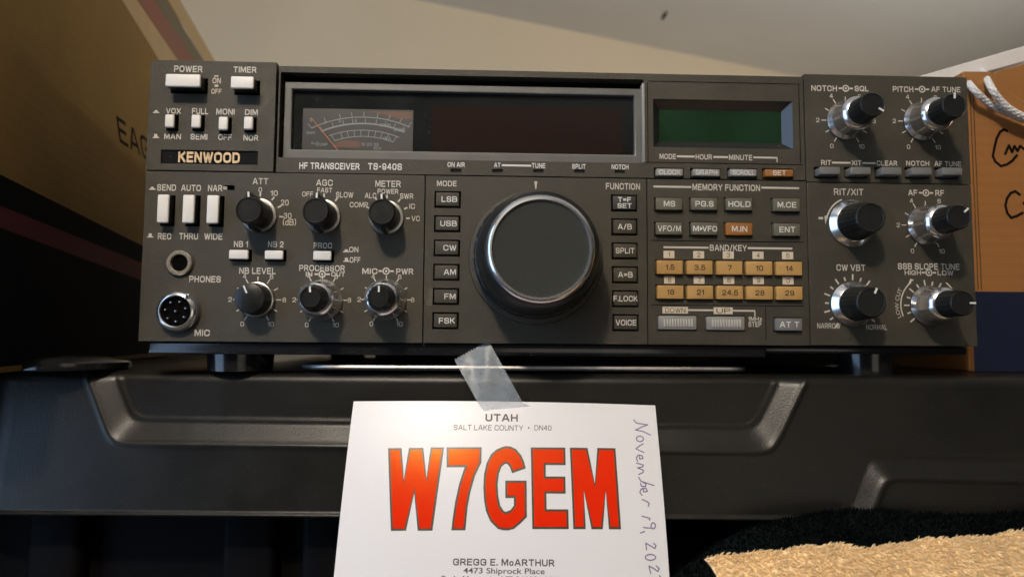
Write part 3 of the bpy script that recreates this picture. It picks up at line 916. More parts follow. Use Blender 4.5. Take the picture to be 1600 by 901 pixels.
def single_knob(px, py, ang, R=11.0, h=17.0):
    cx, cz = X(px, py), Z(px, py)
    b = MB()
    b.lathe(cx, cz, [(R - .1, .2), (R + .2, .5), (R + .25, .9), (R - 1.9, 3.4), (R - 2.3, 3.7), (0, 3.7)], 96)
    sk = b.build('rotary_knob', M_chrome, rad)
    b = MB()
    b.lathe(cx, cz, [(R - 2.3, 3.6), (R - 2.5, 5.5), (7.4, h - 1.6), (7.1, h - .5), (6.6, h), (6.1, h), (5.9, h - .3), (0, h - .3)], 96,
            flute=lambda i, k: (-.3 * (k % 4 < 1)) if i in (1, 2) else 0)
    b.build('cap', M_knob, sk)
    if ang is not None: mark_front(sk, cx, cz, ang, 4.4, 7.0, h, .85)

# left-hand selector knobs and their scales
def att(b, cx, cz):
    for a in (0, 36, 64, 92): radial(b, cx, cz, a, 9.3, 11.2, .75)
b = MB(); att(b, X(405.7, 337), Z(405.7, 337))
for w in (('ATT', 394.8, 278.4, 419, 288.2), ('0', 404, 292.6, 409.4, 300), ('10', 422.5, 297.5, 434, 306), ('20', 439, 312, 451, 321), ('30', 443.5, 332.6, 455.5, 341.4), ('(dB)', 442, 342, 462.5, 352)): b.wordpx(*w, bold=.012)
b.build('dial_marking', M_print, control_panel, smooth=0)
b = MB()
for a in (-18, 0, 35): radial(b, X(505.5, 338.5), Z(505.5, 338.5), a, 9.3, 11.2, .75)
for w in (('AGC', 494, 280.6, 520, 290.4), ('FAST', 495.5, 293.4, 519, 301), ('OFF', 472, 299.4, 489, 307), ('SLOW', 525, 300, 552, 308.8)): b.wordpx(*w, bold=.015)
b.build('dial_marking', M_print, control_panel, smooth=0)
b = MB()
for a in (-62, -30, 0, 35, 63, 91): radial(b, X(604, 340), Z(604, 340), a, 9.3, 11.0, .75)
for w in (('METER', 586.5, 282.2, 626.4, 292.2), ('POWER', 590, 295.2, 622.4, 302.8), ('ALC', 570, 301.4, 588, 309.8), ('SWR', 625, 302.2, 646, 310.6), ('IC', 639.5, 318.2, 648.5, 326.4), ('VC', 643, 337.2, 656, 345.4), ('COMP', 546.5, 315.8, 575, 324)): b.wordpx(*w, bold=.015)
b.build('dial_marking', M_print, control_panel, smooth=0)
pointer_knob(405.7, 337, -3); pointer_knob(505.5, 338.5, 2); pointer_knob(604, 340, -2)
dial_scale(control_panel, 402, 468, 8.8, 10.9, 12.6, [('NB LEVEL', 373.8, 418, 430.7, 428)])
dial_scale(control_panel, 503, 468.5, 10.0, 11.5, 12.9, [('PROCESSOR', 467.6, 414, 539, 423.6), ('IN', 477.8, 424.4, 488, 431.6), ('OUT', 517.5, 424.6, 539, 431.8)], ring=(503.4, 428.2))
dial_scale(control_panel, 603, 468, 10.0, 11.5, 12.6, [('MIC', 566, 419, 590, 428), ('PWR', 619, 419.4, 646, 428.6)], ring=(603.4, 423.4))
cx, cz = X(402, 468), Z(402, 468)
b = MB(); b.lathe(cx, cz, [(8.4, .2), (8.4, 1.6), (8.1, 2.3), (7.6, 2.5), (0, 2.5)], 64); sk = b.build('rotary_knob', M_satin, rad)
b = MB(); b.lathe(cx, cz, [(7.6, 2.4), (7.5, 4), (7.0, 10.2), (6.7, 11), (6.2, 11.3), (0, 11.3)], 64); b.build('cap', M_knob, sk)
mark_front(sk, cx, cz, -25, 2.6, 6.3, 11.3, .75, side=False)
dual(503, 468.5, -2, 22, 6.3, 4.8); dual(603, 468, 0, 22, 6.3, 4.8)
# right-hand knobs
dial_scale(filter_panel, 1321.7, 188.6, 9.9, 12.0, 14.2, [('NOTCH', 1267.6, 133.7, 1307.7, 142.6), ('SQL', 1335.4, 134.4, 1357, 143)], ring=(1321.4, 138.4))
dial_scale(filter_panel, 1441, 190, 9.9, 12.0, 14.2, [('PITCH', 1395, 135.2, 1427, 144), ('AF TUNE', 1455, 135.8, 1500.5, 144.2)], ring=(1440.6, 139.8))
dial_scale(knob_panel, 1447, 352, 9.9, 12.0, 14.0, [('AF', 1419, 296.4, 1433, 305.6), ('RF', 1461.4, 297, 1475, 306.2)], ring=(1446.8, 301.4))
legends(filter_panel, [('RIT', 1283, 250.2, 1298.7, 258), ('XIT', 1330.6, 250.6, 1346, 258.4), ('CLEAR', 1370, 251, 1402, 259), ('NOTCH', 1416, 251.4, 1452, 259.2), ('AF TUNE', 1460, 252, 1501.7, 260)], lines=[(1300, 253, 1329, 255.6), (1347.5, 253.6, 1368, 256.2)])
b = MB()
cx, cz = X(1331, 349), Z(1331, 349)
b.wordpx('RIT/XIT', 1303, 294.8, 1349, 305, bold=.012)
arc(b, cx, cz, -80, -22, 12.6, .7); b.poly([(cx - 13.6, cz + 3.4), (cx - 11.6, cz + 4.2), (cx - 13.2, cz - .6)], -.07)
b.rect(*RC(1279, 339, 1286, 342.6), -.06)
b.build('dial_marking', M_print, knob_panel, smooth=0)
single_knob(1331, 349, None, 11.4, 17)
b = MB()
cx, cz = X(1332, 475), Z(1332, 475)
b.wordpx('CW VBT', 1307, 413, 1352, 423, bold=.018)
for i, a in enumerate(range(-142, 143, 18)): radial(b, cx, cz, a, 11.7, 13.6 if i % 2 else 14.6, .75)
b.wordpx('NARROW', 1277, 504.6, 1313, 513, bold=.005); b.wordpx('NORMAL', 1353.5, 507, 1386, 515, bold=.005)
b.build('dial_marking', M_print, knob_panel, smooth=0)
single_knob(1332, 475, 21, 10.7, 17)
b = MB()
cx, cz = X(1452, 477), Z(1452, 477)
b.wordpx('SSB SLOPE TUNE', 1403, 411.4, 1499, 421.2, bold=.02); b.wordpx('HIGH', 1413.5, 422.2, 1439, 429.6, bold=.015); b.wordpx('LOW', 1465, 422.4, 1489.6, 430, bold=.015)
ring_mark(b, 1451.4, 425.8)
for i, a in enumerate(range(-130, 131, 20)): radial(b, cx, cz, a, 9.9, 11.8 if i % 2 else 12.6, .7)
arc(b, cx, cz, -112, -38, 14.2, .65); arc(b, cx, cz, 38, 100, 14.2, .65)
b.poly([(cx - 10.0, cz + 10.6), (cx - 7.2, cz + 12.4), (cx - 9.0, cz + 13.0)], -.07)
b.build('dial_marking', M_print, knob_panel, smooth=0)
b = MB()
vs, fs, ar = glyphs('LOW CUT', .0)
n_ = 0
L = []
for (u, v) in vs:
    a = math.radians(-112 + 52 * u); r = 15.2 + 1.9 * v
    L.append((cx + r * math.sin(a), -.06, cz + r * math.cos(a)))
b.add(L, fs); b.build('legend', M_print, knob_panel, smooth=0)
dual(1321.7, 188.6, 122); dual(1441, 190, 2); dual(1447, 352, 48); dual(1452, 477, 90)

# main tuning knob
cx, cz = X(837, 402), Z(837, 402)
b = MB(); b.lathe(cx, cz, [(32.0, 0), (32.2, .6), (31.8, 1.8), (30.6, 2.2), (0, 2.2)], 128)
tk = b.build('tuning_knob', M_panel, rad)
b = MB()
b.lathe(cx, cz, [(29.0, 2.1), (29.6, 2.6), (29.6, 8.5), (29.0, 9.4), (28.4, 9.8), (28.2, 11), (27.4, 22), (26.4, 27), (25.0, 30), (23.9, 31.4), (23.2, 31.8), (0, 31.8)], 240,
        flute=lambda i, k: (-.8 * (k % 10 < 2)) if i in (1, 2) else 0)
b.build('grip', M_knob, tk)
b = MB(); b.lathe(cx, cz, [(23.8, 31.2), (23.7, 32.2), (23.1, 33.2), (22.2, 33.8), (21.4, 33.7), (20.9, 33.0), (20.8, 32.4)], 128)
b.build('chrome_ring', M_chrome, tk)
b = MB(); b.lathe(cx, cz, [(21.0, 32.5), (20.0, 32.45), (14.0, 32.2), (7, 32.05), (0, 32.0)], 96)
b.build('face', M_face, tk)

# jacks
cx, cz = X(282, 411), Z(282, 411)
b = MB(); b.lathe(cx, cz, [(6.6, 0), (6.6, .25), (6.0, .4), (0, .4)], 48); pj = b.build('phone_jack', M_black, rad)
b = MB(); b.lathe(cx, cz, [(5.9, .3), (5.9, 1.6), (5.5, 2.0), (4.3, 2.0), (4.0, 1.7), (3.8, -3), (0, -3)], 48)
b.build('collar', mat('brass_collar', (.74, .64, .50), .27, .75, var=.1), pj)
b = MB(); b.lathe(cx, cz, [(3.75, .2), (3.7, .5), (0, .5)], 32); b.build('socket_hole', M_dark, pj)
cx, cz = X(280, 486.5), Z(280, 486.5)
b = MB(); b.lathe(cx, cz, [(10.4, 0), (10.4, .3), (9.8, .5), (0, .5)], 64); mj = b.build('microphone_socket', M_black, rad)
b = MB(); b.lathe(cx, cz, [(9.5, .4), (9.6, 2.2), (9.1, 3.4), (8.2, 4.2), (7.4, 4.4), (7.0, 4.1), (6.9, 1.2)], 64)
b.box(cx - 1.1 + 5.2, cx + 1.1 + 5.2, -4.7, -3.2, cz + 5.6, cz + 8.0, .3)
b.build('collar', M_chrome, mj)
b = MB(); b.lathe(cx, cz, [(7.0, 2.2), (0, 2.2)], 40); b.build('insert', M_dark, mj)
for k in range(8):
    a = 2 * math.pi * k / 7 + .3
    r = 0 if k == 7 else 4.7
    b = MB(); b.lathe(cx + r * math.cos(a), cz + r * math.sin(a), [(.55, 2.1), (.55, 3.6), (.35, 4.0), (0, 4.1)], 12)
    b.build('pin', M_chrome, mj)

# --- display window: recess, bezel, glass, meter
def funnel(b, o, i, y0, y1):
    vs = [(o[0], y0, o[2]), (o[1], y0, o[2]), (o[1], y0, o[3]), (o[0], y0, o[3]), (i[0], y1, i[2]), (i[1], y1, i[2]), (i[1], y1, i[3]), (i[0], y1, i[3])]
    b.add(vs, [(0, 1, 5, 4), (1, 2, 6, 5), (2, 3, 7, 6), (3, 0, 4, 7)])
fo = RC(443, 133, 1003, 252, 2.0); gi = RC(456, 145.2, 990.8, 238.5, 3.2)
b = MB(); b.plate(fo[0], fo[1], fo[2] - 3, fo[3], [(gi[0], gi[1], gi[2], gi[3])], 2.2, 6.4)
bez = b.build('display_bezel', M_frame, rad, bevel=.5)
r_ = RC(1003.6, 130, 1007.6, 254, .2)
b = MB(); b.box(r_[0], r_[1], .1, 5, r_[2], r_[3], .3); b.build('bezel_trim', M_lgrey, bez)
b = MB(); b.box(gi[0] - 1, gi[1] + 1, 5.0, 6.3, gi[2] - 1, gi[3] + 1); glass = b.build('display_window', M_glass, rad)
r_ = RC(674, 168, 972, 240, 5); b = MB(); b.box(r_[0], r_[1], 4.9, 5.5, gi[2] + .1, r_[3]); b.build('red_filter', M_red, glass)
r_ = RC(473, 171, 645.5, 236, 5)
b = MB(); b.box(r_[0], r_[1], 4.75, 5.5, gi[2] + .1, r_[3]); met = b.build('meter', M_scale, rad)
# meter arcs and ticks (pivot below the window)
b = MB(); yy = 4.68
pvx, pvz = X(566, 300, 5), Z(566, 300, 5)
def rpx(d): return d / 3.25
zt = gi[2] + .4
def marc(r, a0, a1, w):
    n = 24
    vs, fs = [], []
    for k in range(n + 1):
        a = math.radians(a0 + (a1 - a0) * k / n)
        for rr in (r - w / 2, r + w / 2): vs.append((pvx + rr * math.sin(a) * 1.25, yy, pvz + rr * math.cos(a)))
    for k in range(n): fs.append((2 * k, 2 * k + 1, 2 * k + 3, 2 * k + 2))
    b.add(vs, fs)
for r, a0, a1, w in ((37.0, -33, 29, .4), (33.8, -29, 28, .7), (30.5, -26, 27, .35), (27.4, -24, 25, .35)): marc(r, a0, a1, w)
def mtick(r0, r1, a, w=.28):
    a = math.radians(a); d = Vector((math.sin(a) * 1.25, math.cos(a))); n = Vector((d.y, -d.x)).normalized() * w / 2
    c = Vector((pvx, pvz)); q = [c + d * r0 - n, c + d * r1 - n, c + d * r1 + n, c + d * r0 + n]
    b.add([(p.x, yy - .02, p.y) for p in q], [(0, 1, 2, 3)])
for a in (-33, -23, -14, -7, 0, 8, 15, 22, 28): mtick(37, 39.6, a)
for a in (-28, -20, -13, -7, 1, 8, 14, 20, 26): mtick(33.8, 36.2, a)
for a in (-24, -17, -12, -7, -2, 4, 9, 14, 19, 25): mtick(27.4, 30.5, a)
for t, px, py, h in (('S', 486, 188, 1.5), ('150W', 624, 203, 1.7), ('18A', 605, 217, 1.7), ('SWR', 486, 208, 1.3), ('ALC', 492, 224, 1.3), ('1', 507, 192, 1.4), ('5', 531, 190, 1.4), ('9', 556, 189, 1.4), ('COMP', 503, 226, 1.4), ('60dB', 602, 196, 1.5), ('10 20 30', 578, 226, 1.5), ('50V', 590, 232, 1.4)):
    b.wordc(t, X(px, py, 5), Z(px, py, 5), h, yy, bold=0)
b.build('scale', M_mline, met, smooth=0)
b = MB(); r_ = RC(528, 219, 562, 231, 5); b.poly([(r_[0] - 3, r_[2]), (r_[1], r_[2]), (r_[1], r_[3] - .6), (r_[0] + 5, r_[3]), (r_[0], r_[3] - .8)], yy); 
c0 = P(600, 178, 5)
b.poly([(X(575, 174, 5), Z(575, 174, 5)), (X(644, 176, 5), Z(644, 176, 5)), (X(644, 186, 5), Z(644, 186, 5)), (X(628, 188, 5), Z(628, 188, 5)), (X(602, 180, 5), Z(602, 180, 5))], yy)
b.build('red_zone', M_mred, met, smooth=0)
b = MB(); p0, p1 = P(486, 184, 4.4), P(528, 235, 4.4)
b.tube([p0, p1], .22, 6)
b.build('needle', mat('needle_orange', (.45, .17, .07), .4), met)
# LCD clock window
li = RC(1031, 173, 1222, 224, 8.0)
b = MB()
d_ = 4.0
inn = (lcd_hole[0] + d_, lcd_hole[1] - d_, lcd_hole[2] + d_, lcd_hole[3] - d_)
funnel(b, lcd_hole, inn, .7, 4.8)
lw = b.build('clock_window', mat('clock_surround_plastic', (0.022, 0.022, 0.021), .24), rad, smooth=0)
b = MB(); b.rect(inn[0], inn[1], inn[2], inn[3], 4.7); b.build('lcd_screen', M_lcd, lw, smooth=0)
for r_ in lamps:
    b = MB(); b.box(r_[0] + .2, r_[1] - .2, 1.2, 6, r_[2] + .2, r_[3] - .2, .2); b.build('indicator_lamp', M_gloss, rad)
# sub-frame lines round the clock and along the display panel
b = MB()
for (x0, y0, x1, y1) in ((1012, 129, 1013, 252), (1249.5, 131, 1250.5, 254), (1012, 128.4, 1250, 129.2), (1010, 254.6, 1255, 255.6)):
    r_ = RC(x0, y0, x1, y1); b.box(r_[0], r_[1], .38, .8, r_[2], r_[3])
b.build('panel_groove', M_dark, display_panel)

# ------------------------------------------------------------------ call-sign card and its tape
CT = Vector((-29.676, -6.243, -27.214))
RCD = Matrix.Rotation(math.radians(-1.3), 3, 'Z') @ Matrix.Rotation(math.radians(-21.48), 3, 'X') @ Matrix.Rotation(math.radians(.47), 3, 'Y')
cn = RCD @ Vector((0, 1, 0))
SAG = 1.4
def bend(bm):
    for k in range(1, 30):
        g = list(bm.verts) + list(bm.edges) + list(bm.faces)
        bmesh.ops.bisect_plane(bm, geom=g, plane_co=(0, 0, -3.0 * k), plane_no=(0, 0, 1), dist=1e-5)
    for k in range(-13, 14):
        g = list(bm.verts) + list(bm.edges) + list(bm.faces)
        bmesh.ops.bisect_plane(bm, geom=g, plane_co=(5.0 * k, 0, 0), plane_no=(1, 0, 0), dist=1e-5)
    for v in bm.verts:
        t = -v.co.z / 78
        v.co.y += -4 * SAG * t * (1 - t) + 0.0006 * v.co.x ** 2
def CP(px, py):
    p = hit(px, py, CT, cn) - CT
    q = RCD.transposed() @ p
    return (q.x, q.z)
MC = RCD.to_4x4(); MC.translation = CT
card = thing('callsign_card', CT, 'white card with big red callsign letters hanging below the radio', 'card')
b = MB(); b.box(-70.5, 70.3, 0, .35, -88.9, .5); bend(b.bm) or b.build('card_sheet', M_card, card, matrix=MC)
def Lc(x, y): return (595 + x / 5.63, 685 + y / 5.63)
def Rc(x, y): return (785 + x / 5.63, 685 + y / 5.63)
LET = [
 [Lc(*p) for p in ((62, 80), (183, 80), (203, 360), (247, 80), (375, 80), (403, 350), (440, 78), (558, 78), (455, 808), (325, 808), (295, 480), (222, 808), (88, 808))],
 [Lc(*p) for p in ((580, 78), (888, 78), (885, 215), (830, 330), (790, 470), (765, 600), (745, 806), (622, 806), (635, 690), (655, 560), (690, 400), (738, 254), (580, 254))],
 [Rc(*p) for p in ((205, 265), (190, 205), (165, 150), (120, 95), (70, 72), (30, 68))] + [Lc(*p) for p in ((1060, 80), (1015, 100), (970, 140), (930, 220), (908, 320), (902, 430), (908, 540), (925, 640), (965, 730), (1030, 795), (1075, 806))]
   + [Rc(*p) for p in ((50, 808), (100, 795), (160, 745), (215, 690), (212, 372), (25, 372), (25, 525), (100, 525), (100, 590), (70, 630), (30, 645))] + [Lc(*p) for p in ((1080, 636), (1050, 590), (1033, 500), (1028, 400), (1040, 310), (1062, 252), (1088, 228))] + [Rc(*p) for p in ((42, 225), (65, 255), (85, 308))],
 [Rc(*p) for p in ((248, 80), (552, 80), (555, 235), (380, 235), (380, 335), (552, 335), (555, 485), (385, 485), (388, 622), (578, 622), (583, 795), (262, 795))],
 [Rc(*p) for p in ((592, 80), (748, 80), (812, 395), (835, 80), (995, 80), (1045, 795), (937, 795), (908, 460), (883, 795), (783, 795), (715, 460), (732, 795), (622, 795))]]
for pl in LET:
    q = [CP(*p) for p in pl]
    b = MB(); b.poly(q, -.05); o = bend(b.bm) or b.build('callsign_letter', M_cout, card, matrix=MC, smooth=0)
    q2 = inset(q, .95)
    b = MB(); b.poly(q2, -.10); bend(b.bm) or b.build('letter_fill', M_cred, o, matrix=MC, smooth=0)
def cword(t, x0, y0, x1, y1, bold):
    l, r = CP(x0, (y0 + y1) / 2), CP(x1, (y0 + y1) / 2)
    tp, bo = CP((x0 + x1) / 2, y0), CP((x0 + x1) / 2, y1)
    b = MB(); b.word(t, l[0], r[0], bo[1], tp[1], -.05, bold)
    bend(b.bm) or b.build('printed_text', M_cblk, card, matrix=MC, smooth=0)
cword('UTAH', 758.5, 646.6, 809, 658.6, .03)
cword('SALT LAKE COUNTY', 709, 664, 817.5, 672.4, .0); cword('DN40', 835, 664.4, 861.5, 672.4, .0)
q = CP(826, 668.4)
b = MB(); b.poly([(q[0] + .4 * math.cos(k), q[1] + .4 * math.sin(k)) for k in [i * math.pi / 4 for i in range(8)]], -.05)
bend(b.bm) or b.build('printed_dot', M_cblk, card, matrix=MC, smooth=0)
cword('GREGG E. McARTHUR', 708, 872.6, 866.5, 883.4, .026); cword('4473 Shiprock Place', 724, 886.6, 851, 898.4, .012); cword('Eagle Mountain, UT 84005 U S A', 690, 899.6, 878, 911, .012)
b = MB()
def H(*pts): b.ribbon([CP(970 + x / 3.452, 640 + y / 3.452) for x, y in pts], 0.52, -.05)
def loop(cx_, cy_, rx, ry, a0=0, a1=360, rot=0):
    H(*[(cx_ + rx * math.cos(math.radians(a)), cy_ + ry * math.sin(math.radians(a))) for a in range(a0, a1 + 1, 24)])
H((72, 48), (88, 66), (150, 74)); H((150, 74), (118, 86), (82, 104)); H((82, 104), (120, 110), (165, 130))
loop(106, 152, 19, 15); H((124, 178), (104, 190), (84, 206), (100, 214), (128, 226))
H((104, 244), (104, 262), (122, 258), (118, 244), (96, 240), (86, 256), (92, 276))
H((86, 284), (124, 294), (120, 304), (92, 310), (124, 322), (122, 334), (98, 346)); H((98, 360), (110, 382), (182, 404)); H((120, 386), (138, 396), (134, 412), (112, 408), (108, 392))
H((120, 418), (126, 440), (146, 436), (138, 420), (112, 424), (104, 442), (116, 458)); H((116, 480), (150, 494)); H((140, 490), (156, 502), (150, 518))
H((116, 570), (160, 582), (156, 592)); loop(178, 622, 12, 16); H((168, 634), (140, 634), (124, 630)); H((132, 652), (108, 662))
H((180, 716), (194, 728), (188, 744), (160, 728), (138, 716), (142, 752)); loop(164, 792, 28, 16); H((196, 838), (212, 852), (206, 868), (178, 850), (156, 838), (166, 880)); H((214, 890), (226, 905), (210, 925), (180, 905))
bend(b.bm) or b.build('handwriting', M_pen, card, matrix=MC, smooth=0)
# tape strip from the radio's lower trim down to the card
b = MB()
nt_ = 18
top0, top1 = P(710.5, 563, 1.9), P(764, 533, 1.9)
m0, m1 = P(747, 629, -7.4), P(817, 629, -7.4)
e0, e1 = hit(757, 642, CT, cn), hit(829, 634, CT, cn)
e0 -= cn * .15; e1 -= cn * .15
rows = []
for i in range(nt_ + 1):
    t = i / nt_
    sag = Vector((0, -1.2, 0)) * math.sin(math.pi * t) * .9
    rows.append((top0.lerp(m0, t) + sag, top1.lerp(m1, t) + sag))
rows.append((e0, e1))
nc = 26
g = []
for ri, (l, r) in enumerate(rows):
    row = []
    for c in range(nc + 1):
        p = l.lerp(r, c / nc)
        if ri == 0: p = p + (top0 - m0).normalized() * (.9 if c % 2 else 0)
        p.y -= .35 * math.sin(c / nc * 9 + ri * .35) * (1 if 1 < ri < nt_ - 2 else .0)
        row.append(b.bm.verts.new(p))
    g.append(row)
for r0, r1 in zip(g, g[1:]):
    for c in range(nc): b.bm.faces.new([r0[c], r0[c + 1], r1[c + 1], r1[c]])
tag(b.build('tape_strip', M_tape, origin=top0), 'frosted clear tape strip joining radio and card', 'tape')

# ------------------------------------------------------------------ tray, round lid, dark pouch on the tote lid
b = MB()
x0, x1 = P(450, 575, 3).x, P(1185, 580, -1).x
n = 14; pts = []
r = 22
ang = -.012
yf = 0.5
for (cx_, cy_, a0) in ((x0 + r, yf + r, 180), (x1 - 10, yf + 10, 270), (x1 - 10, yf + 120, 0), (x0 + r, yf + 110, 90)):
    rr = r if cx_ == x0 + r else 10
    for k in range(n + 1):
        a = math.radians(a0 + 90 * k / n)
        pts.append((cx_ + rr * math.cos(a), cy_ + rr * math.sin(a)))
prof_ = [(-3.2, .9), (-1.2, 1.0), (-.3, 1.5), (0, 2.1), (-.1, 2.6), (-.4, 3.2), (-1.2, 3.4), (-5, 3.45)]
cxm = sum(p[0] for p in pts) / len(pts); cym = sum(p[1] for p in pts) / len(pts)
rings = []
for (o, h) in prof_:
    ins = inset(pts, -o)
    rings.append([b.bm.verts.new((p[0], p[1] + 6.5, ZL + .05 + h)) for p in ins])
for A_, B_ in zip(rings, rings[1:]):
    for k in range(len(A_)): b.bm.faces.new([A_[k], A_[(k + 1) % len(A_)], B_[(k + 1) % len(A_)], B_[k]])
b.bm.faces.new(rings[-1]); b.bm.faces.new(rings[0][::-1])
tag(b.build('metal_tray', mat('brushed_tray_metal', (.42, .41, .40), .42, .9, var=.15, vscale=120), origin=(cxm, cym, ZL)), 'thin silver metal tray lying under the radio front', 'tray')
p = P(112, 575, 22)
def zlathe(prof, n=48):
    b = MB(); b.lathe(0, 0, prof, n)
    return b
b = zlathe([(0, 0), (24, 0), (25.5, .6), (25.8, 2.0), (25.8, 3.6), (24.5, 4.6), (21, 5.2), (20, 5.8), (12, 6.6), (0, 6.8)], 64)
tag(b.build('round_cap', M_gloss, origin=(p.x, p.y, ZL), matrix=Matrix.Translation((p.x, p.y, ZL + .05)) @ Matrix.Rotation(math.radians(-90), 4, 'X')), 'flat round black cap lying on the tote lid left of the radio', 'cap')
p = P(-4, 560, 14)
b = zlathe([(0, 0), (11, 0), (13, 2), (13.6, 8), (13.2, 15), (11, 20), (7.5, 22.5), (0, 23.2)], 40)
tag(b.build('rubber_bumper', M_case, origin=(p.x, p.y, ZL), matrix=Matrix.Translation((p.x, p.y, ZL + .05)) @ Matrix.Rotation(math.radians(-90), 4, 'X')), 'black rounded rubber bumper at the far left edge of the tote lid', 'bumper')

# ------------------------------------------------------------------ left cardboard box (side face runs back beside the radio)
dv = ray(530, 529); eb = Vector((dv.x, dv.y, 0)).normalized()
nb = Vector((eb.y, -eb.x, 0))                     # faces right, to the radio
d0 = ray(0, 400)
PB = CAM + d0 * (300 / d0.y)
def BX(px, py):
    p = hit(px, py, PB, nb)
    return ((p - PB).dot(eb), p.z)
s0, s1 = -14.0, BX(367, 60)[0]
MBx = Matrix((eb, -nb, Vector((0, 0, 1)))).transposed().to_4x4(); MBx.translation = Vector((PB.x, PB.y, 0))
box1 = thing('cardboard_box', (PB.x, PB.y, ZL) , 'large olive brown cardboard box with navy band at left of radio', 'cardboard box')
ZT = BX(100, -330)[1]
b = MB(); b.box(s0, s1, 0, 300, ZL + .3, ZT, 1.0)
b.build('carton', M_cardboard2, box1, matrix=MBx)
def band(pxs, m, name='printed_band', off=-.15):
    b = MB(); b.poly([BX(*p) for p in pxs], off, .2)
    return b.build(name, m, box1, matrix=MBx)
xe = 366
def ln(p, q, x): return p[1] + (q[1] - p[1]) * (x - p[0]) / (q[0] - p[0])
N_, R_, K_ = ((22.6, 283.8), (219, 382)), ((0, 321.5), (215, 408)), ((0, 355.5), (213, 434.7))
def between(l0, l1, xa, xb): return [(xa, ln(*l0, xa)), (xb, ln(*l0, xb)), (xb, ln(*l1, xb)), (xa, ln(*l1, xa))]
band(between(N_, R_, -14, xe), M_bblk); band(between(R_, K_, -14, xe), M_bred)
band([(-14, ln(*K_, -14)), (xe, ln(*K_, xe)), (xe, ln(*K_, xe) + 30), (xe, 540), (-14, 574)], M_bblk)
for x0, x1, u0, u1, m in ((190, 213.5, 247, 276, M_btan), (214, 240.5, 276.5, 301, M_btred), (241, 258.5, 301.5, 317, M_bgreen), (262, 281, 318, 334, M_btan)):
    e_ = -.55                                  # strips run on above the frame
    band([(x0 + (u0 - x0) * e_, 92 * e_), (x1 + (u1 - x1) * e_, 92 * e_), (x1 + (u1 - x1) * 1.25, 92 * 1.25), (x0 + (u0 - x0) * 1.25, 92 * 1.25)], m, 'packing_tape')
b = MB()
bl, tl, br, tr = (Vector(BX(*p)) for p in ((187, 222), (181, 180), (259, 270), (256, 236)))
sw, wd = stroke_word('EAGLE', .15)
for i, (vs, fs) in enumerate(sw):
    b.add([(q.x, -.08 - .01 * (i % 3), q.y) for q in (bl.lerp(br, u / wd).lerp(tl.lerp(tr, u / wd), v) for u, v in vs)], fs)
b.build('printed_word', M_marker, box1, matrix=MBx, smooth=0)

# bin that carries the left box
bx0, bx1 = -640, OL.x + eL.x * sL - 9
bin_ = thing('storage_bin', ((bx0 + bx1) / 2, 200, -420), 'black storage bin under the large cardboard box, beside the grey tote', 'storage bin')
b = MB(); b.box(bx0, bx1, -25, 470, ZL - 55, ZL + .1, 6, 4); b.build('lid', M_tote, bin_)
b = MB(); b.box(bx0 + 16, bx1 - 16, -8, 455, -419.5, ZL - 54, 8, 4); b.build('body', M_tote, bin_)

# ------------------------------------------------------------------ right cardboard box, board and cord
YB = 42
xl = P(1512, 300, YB).x; xr = xl + 110
box2 = thing('cardboard_box', (xl + 55, YB + 75, ZL), 'orange brown cardboard box with navy base right of the radio', 'cardboard box')
topc = [(1512, 112), (1548, 112), (1562, 124), (1578, 144), (1600, 158), (1640, 166)]
b = MB()
pts = [(xl, ZL + .3), (xr, ZL + .3)] + [(X(*q, YB) if q[0] < 1630 else xr, Z(*q, YB)) for q in topc[::-1]]
pts[-1] = (xl, pts[-1][1])
pts = [p for p in pts if p[0] <= xr + .01]
b.poly(pts, YB, YB + 4)
zt2 = Z(1560, 96, YB)
b.box(xl, xr, YB + 150, YB + 154, ZL + .3, zt2)
yf_ = YB + 20
b.poly([(X(*q, yf_), Z(*q, yf_)) for q in ((1553, 200), (1553, 113), (1575, 106.5), (1600, 100), (1660, 82), (1660, 200))], yf_, yf_ + 3)
b.box(xl, xl + 4, YB + 4.1, YB + 149.9, ZL + .3, pts[-1][1]); b.box(xr - 4, xr, YB + 4.1, YB + 149.9, ZL + .3, zt2)
b.box(xl + 4.1, xr - 4.1, YB + 4.1, YB + 149.9, ZL + .3, ZL + 4)
b.build('carton', M_cardboard, box2, bevel=.6)
zv = Z(1560, 455.5, YB)
b = MB(); b.box(xl - .1, xr + .1, YB - .2, YB + .3, ZL + .5, zv); b.build('printed_band', M_navy, box2)
for dx in (1.2, 3.0):
    b = MB(); xx = P(1518, 300, YB).x + dx; b.box(xx, xx + .5, YB - .12, YB + .2, zv + 1, Z(1520, 125, YB)); b.build('corrugation_line', M_cout, box2)
b = MB()
def Q(*pts): b.ribbon([(X(1440 + x / 3.006, 60 + y / 3.003, YB), Z(1440 + x / 3.006, 60 + y / 3.003, YB)) for x, y in pts], 1.5, YB - .1)
Q((402, 435), (385, 428), (368, 440), (352, 470), (342, 510), (334, 552), (345, 578), (372, 600), (400, 592), (425, 575), (448, 548))
Q((392, 544), (402, 520), (410, 502), (424, 535), (436, 505), (450, 530), (462, 505), (480, 520), (500, 505))
Q((462, 735), (440, 718), (418, 726), (400, 752), (393, 785), (402, 820), (420, 842), (446, 834), (475, 818)); Q((478, 770), (490, 790), (500, 760))
b.build('marker_writing', M_marker, box2, smooth=0)
# white board above
b = MB()
yb = 70
pl = [(X(px, py, yb), Z(px, py, yb)) for px, py in ((1430, 121), (1600, 72), (1760, 24), (1760, 52), (1600, 97), (1545, 112), (1500, 124))]
b.poly(pl, yb, yb + 75)
tag(b.build('white_board', M_board, origin=(pl[2][0], yb + 30, pl[2][1]), bevel=.6), 'white board edge sloping above the brown box at top right', 'board')
